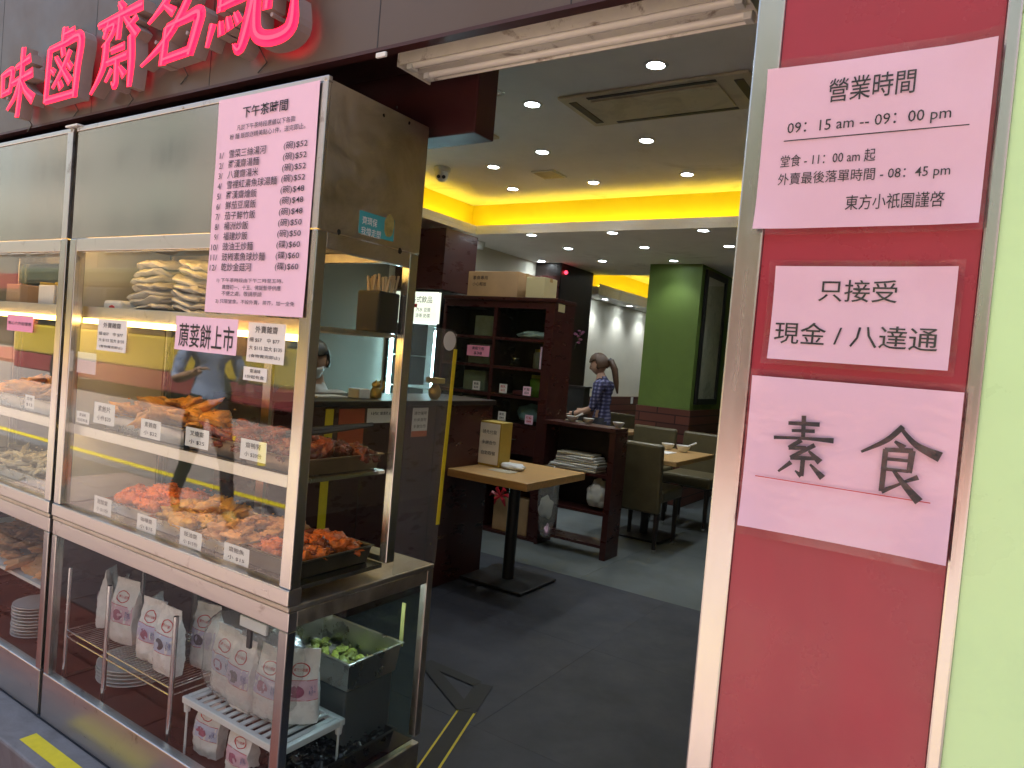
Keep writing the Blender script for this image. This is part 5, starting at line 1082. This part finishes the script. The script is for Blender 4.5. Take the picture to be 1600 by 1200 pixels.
TROUS = M('dark trousers', (.025, .025, .032), .8, var=.1, vs=20); SHOE = M('tan shoe', (.35, .25, .08), .6); BSHOE = M('black shoe', (.02, .02, .02), .5)
BLUES = M('blue grey polo', (.30, .38, .58), .75, var=.06, vs=12); WHITESH = M('white uniform', (.55, .55, .55), .8)
person('woman in a dark plaid shirt with a brown ponytail reaching over a table', (-2.99, 6.22, 0), R(98), .865,
       pose(shr=((-.19, .0, 1.40), (-.22, .05, 1.12), (-.17, .27, 1.04), (-.15, .34, 1.03)), shl=((.19, .0, 1.40), (.24, .06, 1.13), (.20, .30, 1.06), (.19, .38, 1.05)), chest=((0, .03, 1.30), (.16, .115)), neck=((0, .04, 1.46), .055), head=((0, .07, 1.54), .05)),
       [PLAID, TROUS, BSHOE, SKIN], (0, .085, 1.60), Matrix.Rotation(R(-20), 4, 'X'), hair=hair_cap(HAIRB, -.45, True, .35))
t = thing('bracelet', 'dark beaded watch strap on the wrist of the woman in plaid', 'watch', (-3.2, 6.2, .96)); p0 = Matrix.Translation((-2.99, 6.22, 0)) @ Matrix.Rotation(R(98), 4, 'Z') @ Matrix.Scale(.865, 4)
mb = MB(); a_ = p0 @ Vector((-.175, .25, 1.047)); b_ = p0 @ Vector((-.17, .272, 1.04)); mb.tube([a_, b_], .032, 14); mb.build('strap', BLACK, t, smooth=True)
def staff_hair(t, HT, Wm):
    hair_cap(HAIRK, -.35, False, .30)(t, HT, Wm)
    mb = MB(); mb.T = HT; vs, fs = icodata(4); keep = {}; out = []
    for i, v in enumerate(vs):
        if v.y > .25 and -.8 < v.z < -.10: keep[i] = len(out); k = 1.12; out.append(Vector((v.x*.072*k*(1-.2*max(0, -v.z)), v.y*.112*k, v.z*.115*k)))
    mb.add(out, [[keep[i] for i in f_] for f_ in fs if all(i in keep for i in f_)]); o = mb.build('face_mask', WHITE, t, smooth=180); sm = o.modifiers.new('thick', 'SOLIDIFY'); sm.thickness = .002
person('masked person with black hair seated behind the cashier counter', (-3.25, 2.88, -.26), R(-150), .95,
       pose(lgl=((.10, .0, .90), (.13, .40, .88), (.13, .42, .44), (.13, .55, .38))), [WHITESH, TROUS, BSHOE, SKIN], (0, .02, 1.60), Matrix.Rotation(R(-12), 4, 'X'), hair=staff_hair)
t = thing('stool', 'dark stool under the seated cashier', 'stool', (-3.25, 2.88, 0)); mb = MB(); mb.cyl((-3.25, 2.88, .47), (-3.25, 2.88, .52), .17, n=24); mb.build('seat', BLACK, t)
for k in range(4): a = k*math.pi/2+.78; mb = MB(); mb.cyl((-3.25+.12*math.cos(a), 2.88+.12*math.sin(a), .469), (-3.25+.17*math.cos(a), 2.88+.17*math.sin(a), .002), .014, n=8); mb.build('leg', IRON, t)
person('pedestrian in a blue grey polo mirrored in the cabinet glass', (-5.25, -1.12, -.15), R(-75), 1.0,
       pose(shl=((.19, .0, 1.40), (.27, .02, 1.13), (.20, .24, 1.20), (.17, .31, 1.24)), lgl=((.095, 0, .90), (.10, .22, .52), (.10, .34, .09), (.10, .48, .06)), lgr=((-.095, 0, .90), (-.10, -.08, .50), (-.10, -.38, .12), (-.10, -.26, .035))),
       [BLUES, TROUS, SHOE, SKIN], (0, .03, 1.62), Matrix.Rotation(R(-8), 4, 'X'), hair=hair_cap(HAIRK, -.35, False, .35))

# ================================================================== STREET BEHIND THE CAMERA (mirrored in glass and steel)
BUSY = M('bus yellow', (.62, .45, .03), .3, var=.03, vs=2, coat=.5); BUSR = M('bus red skirt', (.30, .05, .06), .35); TYRE = M('tyre', (.02, .02, .02), .8); BGL = M('bus glass', (.02, .025, .03), .08)
bs = thing('parked_bus', 'yellow bus with a dull red skirt on the road behind the camera', 'bus', (-15, -7.4, -.27)); bx0, bx1, by0, by1 = -21.5, -10.2, -8.7, -6.25; zb = -.27
B(bx0, bx1, by0, by1, zb+.75, zb+1.48).build('body', BUSY, bs, bevel=.05); B(bx0+.03, bx1-.03, by0+.02, by1-.03, zb+1.481, zb+2.5).build('cabin', BLACK, bs, bevel=.05); B(bx0, bx1, by0, by1, zb+2.501, zb+2.95).build('roof', M('bus roof', (.12, .13, .08), .5), bs, bevel=.12); B(bx0+.05, bx1-.05, by0+.02, by1-.02, zb+.32, zb+.749).build('skirt', BUSR, bs, bevel=.04)
for i in range(8): B(bx0+.6+i*1.3, bx0+1.75+i*1.3, by1-.045, by1-.02, zb+1.55, zb+2.45).build('window', BGL, bs, bevel=.01)
B(bx1-.02, bx1+.012, by0+.25, by1-.25, zb+1.2, zb+2.6).build('windscreen', BGL, bs)
for x in (bx0+2.6, bx1-2.4):
    for y in (by1-.14, by0+.14): mb = MB(); mb.cyl((x, y-.13, zb+.48), (x, y+.16, zb+.48), .48, n=28); wh = mb.build('wheel', TYRE, bs); mb = MB(); mb.cyl((x, y-.14, zb+.48), (x, y+.172, zb+.48), .27, n=20); mb.build('rim', STEELD, wh)
for y in (by0+.3, by1-.3): mb = MB(); mb.cyl((bx1, y, zb+.95), (bx1+.03, y, zb+.95), .1, n=16); mb.build('headlight', WHITE, bs)
WALLS = [M('far plaster', (.22, .22, .19), .8, var=.08, vs=1.2), M('far tile', (.16, .19, .17), .6, var=.08, vs=1.5), M('far pinkish', (.26, .20, .18), .8, var=.08, vs=1.2)]
xx = -44
for k, (wd, hh) in enumerate(((11, 13), (9, 10), (12, 15), (8, 11), (12, 12), (10, 14), (11, 10))):
    t = thing('street_building', '%s street block across the road' % ['farthest left', 'second left', 'third from left', 'middle', 'third from right', 'second right', 'farthest right'][k], 'building', (xx+wd/2, -16, -.15))
    B(xx+.02, xx+wd-.02, -20, -14, -.15, hh).build('wall', WALLS[k % 3], t); nw = int(wd/2.2)
    B(xx+.4, xx+wd-.4, -14.03, -13.95, 0, 2.6).build('shopfront', BGL, t); B(xx+.2, xx+wd-.2, -14.6, -13.9, 2.75, 3.5).build('shop_fascia', [BUSR, GREEN, TAUPE][k % 3], t)
    for fl_ in range(int((hh-4.5)/3)+1):
        for i in range(nw):
            x = xx+.7+i*(wd-1)/nw; z = 4.6+fl_*3; f_ = B(x, x+1.3, -14.05, -13.97, z, z+1.4).build('window', BGL, t); B(x-.1, x+1.4, -14.12, -13.95, z-.12, z-.02).build('sill', WHITE, f_)
    xx += wd

# street trees across the road
LEAF = [M('leaf light', (.10, .17, .035), .6), M('leaf dark', (.05, .09, .02), .6)]; BARK = M('bark', (.10, .075, .05), .9, var=.2, vs=12)
for k, (x, y, lab) in enumerate(((-13.0, -11.2, 'left street tree across the road behind the bus'), (-7.4, -11.6, 'middle street tree across the road'), (-3.2, -11.0, 'right street tree across the road'))):
    t = thing('street_tree', lab, 'tree', (x, y, -.15)); mb = MB(); mb.tube([(x, y, -.15), (x+.05, y, 1.6), (x-.05, y+.05, 3.2), (x+.1, y, 5)], [.16, .13, .10, .04], 10); tr = mb.build('trunk', BARK, t, smooth=True)
    for q in range(5): a = q*1.26; mb = MB(); mb.tube([(x, y, 2.8+q*.2), (x+.8*math.cos(a), y+.8*math.sin(a), 3.8+q*.2), (x+1.5*math.cos(a), y+1.5*math.sin(a), 4.5+q*.2)], [.06, .04, .015], 7); mb.build('limb', BARK, tr, smooth=True)
    mb = MB()
    for i in range(2600):
        c = Vector((random.gauss(0, 1), random.gauss(0, 1), random.gauss(0, 1))).normalized()*random.uniform(.35, 1)**.5; n0 = noise.noise(c*2.2+Vector((k*7, 0, 0)))
        if n0 < -.12: continue
        p = Vector((x, y, 4.9))+Vector((c.x*2.1, c.y*2.0, c.z*1.7))*(1+.25*n0); u_ = Vector((random.gauss(0, 1), random.gauss(0, 1), random.gauss(0, 1))).normalized()*.13; v_ = u_.orthogonal().normalized()*.07
        mb.add([p-u_, p+v_, p+u_, p-v_], [[0, 1, 2, 3]], 0 if n0 > .08 else 1)
    cr = mb.build('crown', LEAF, t); cr['kind'] = 'stuff'
p = PY(597, 88, 1.248); t = thing('fascia_clip', 'small white clip on the lower edge of the fascia left of the lamp', 'clip', p); B(p.x-.012, p.x+.02, 1.238, 1.2455, p.z-.006, p.z+.006).build('plate', WHITE, t, bevel=.002)
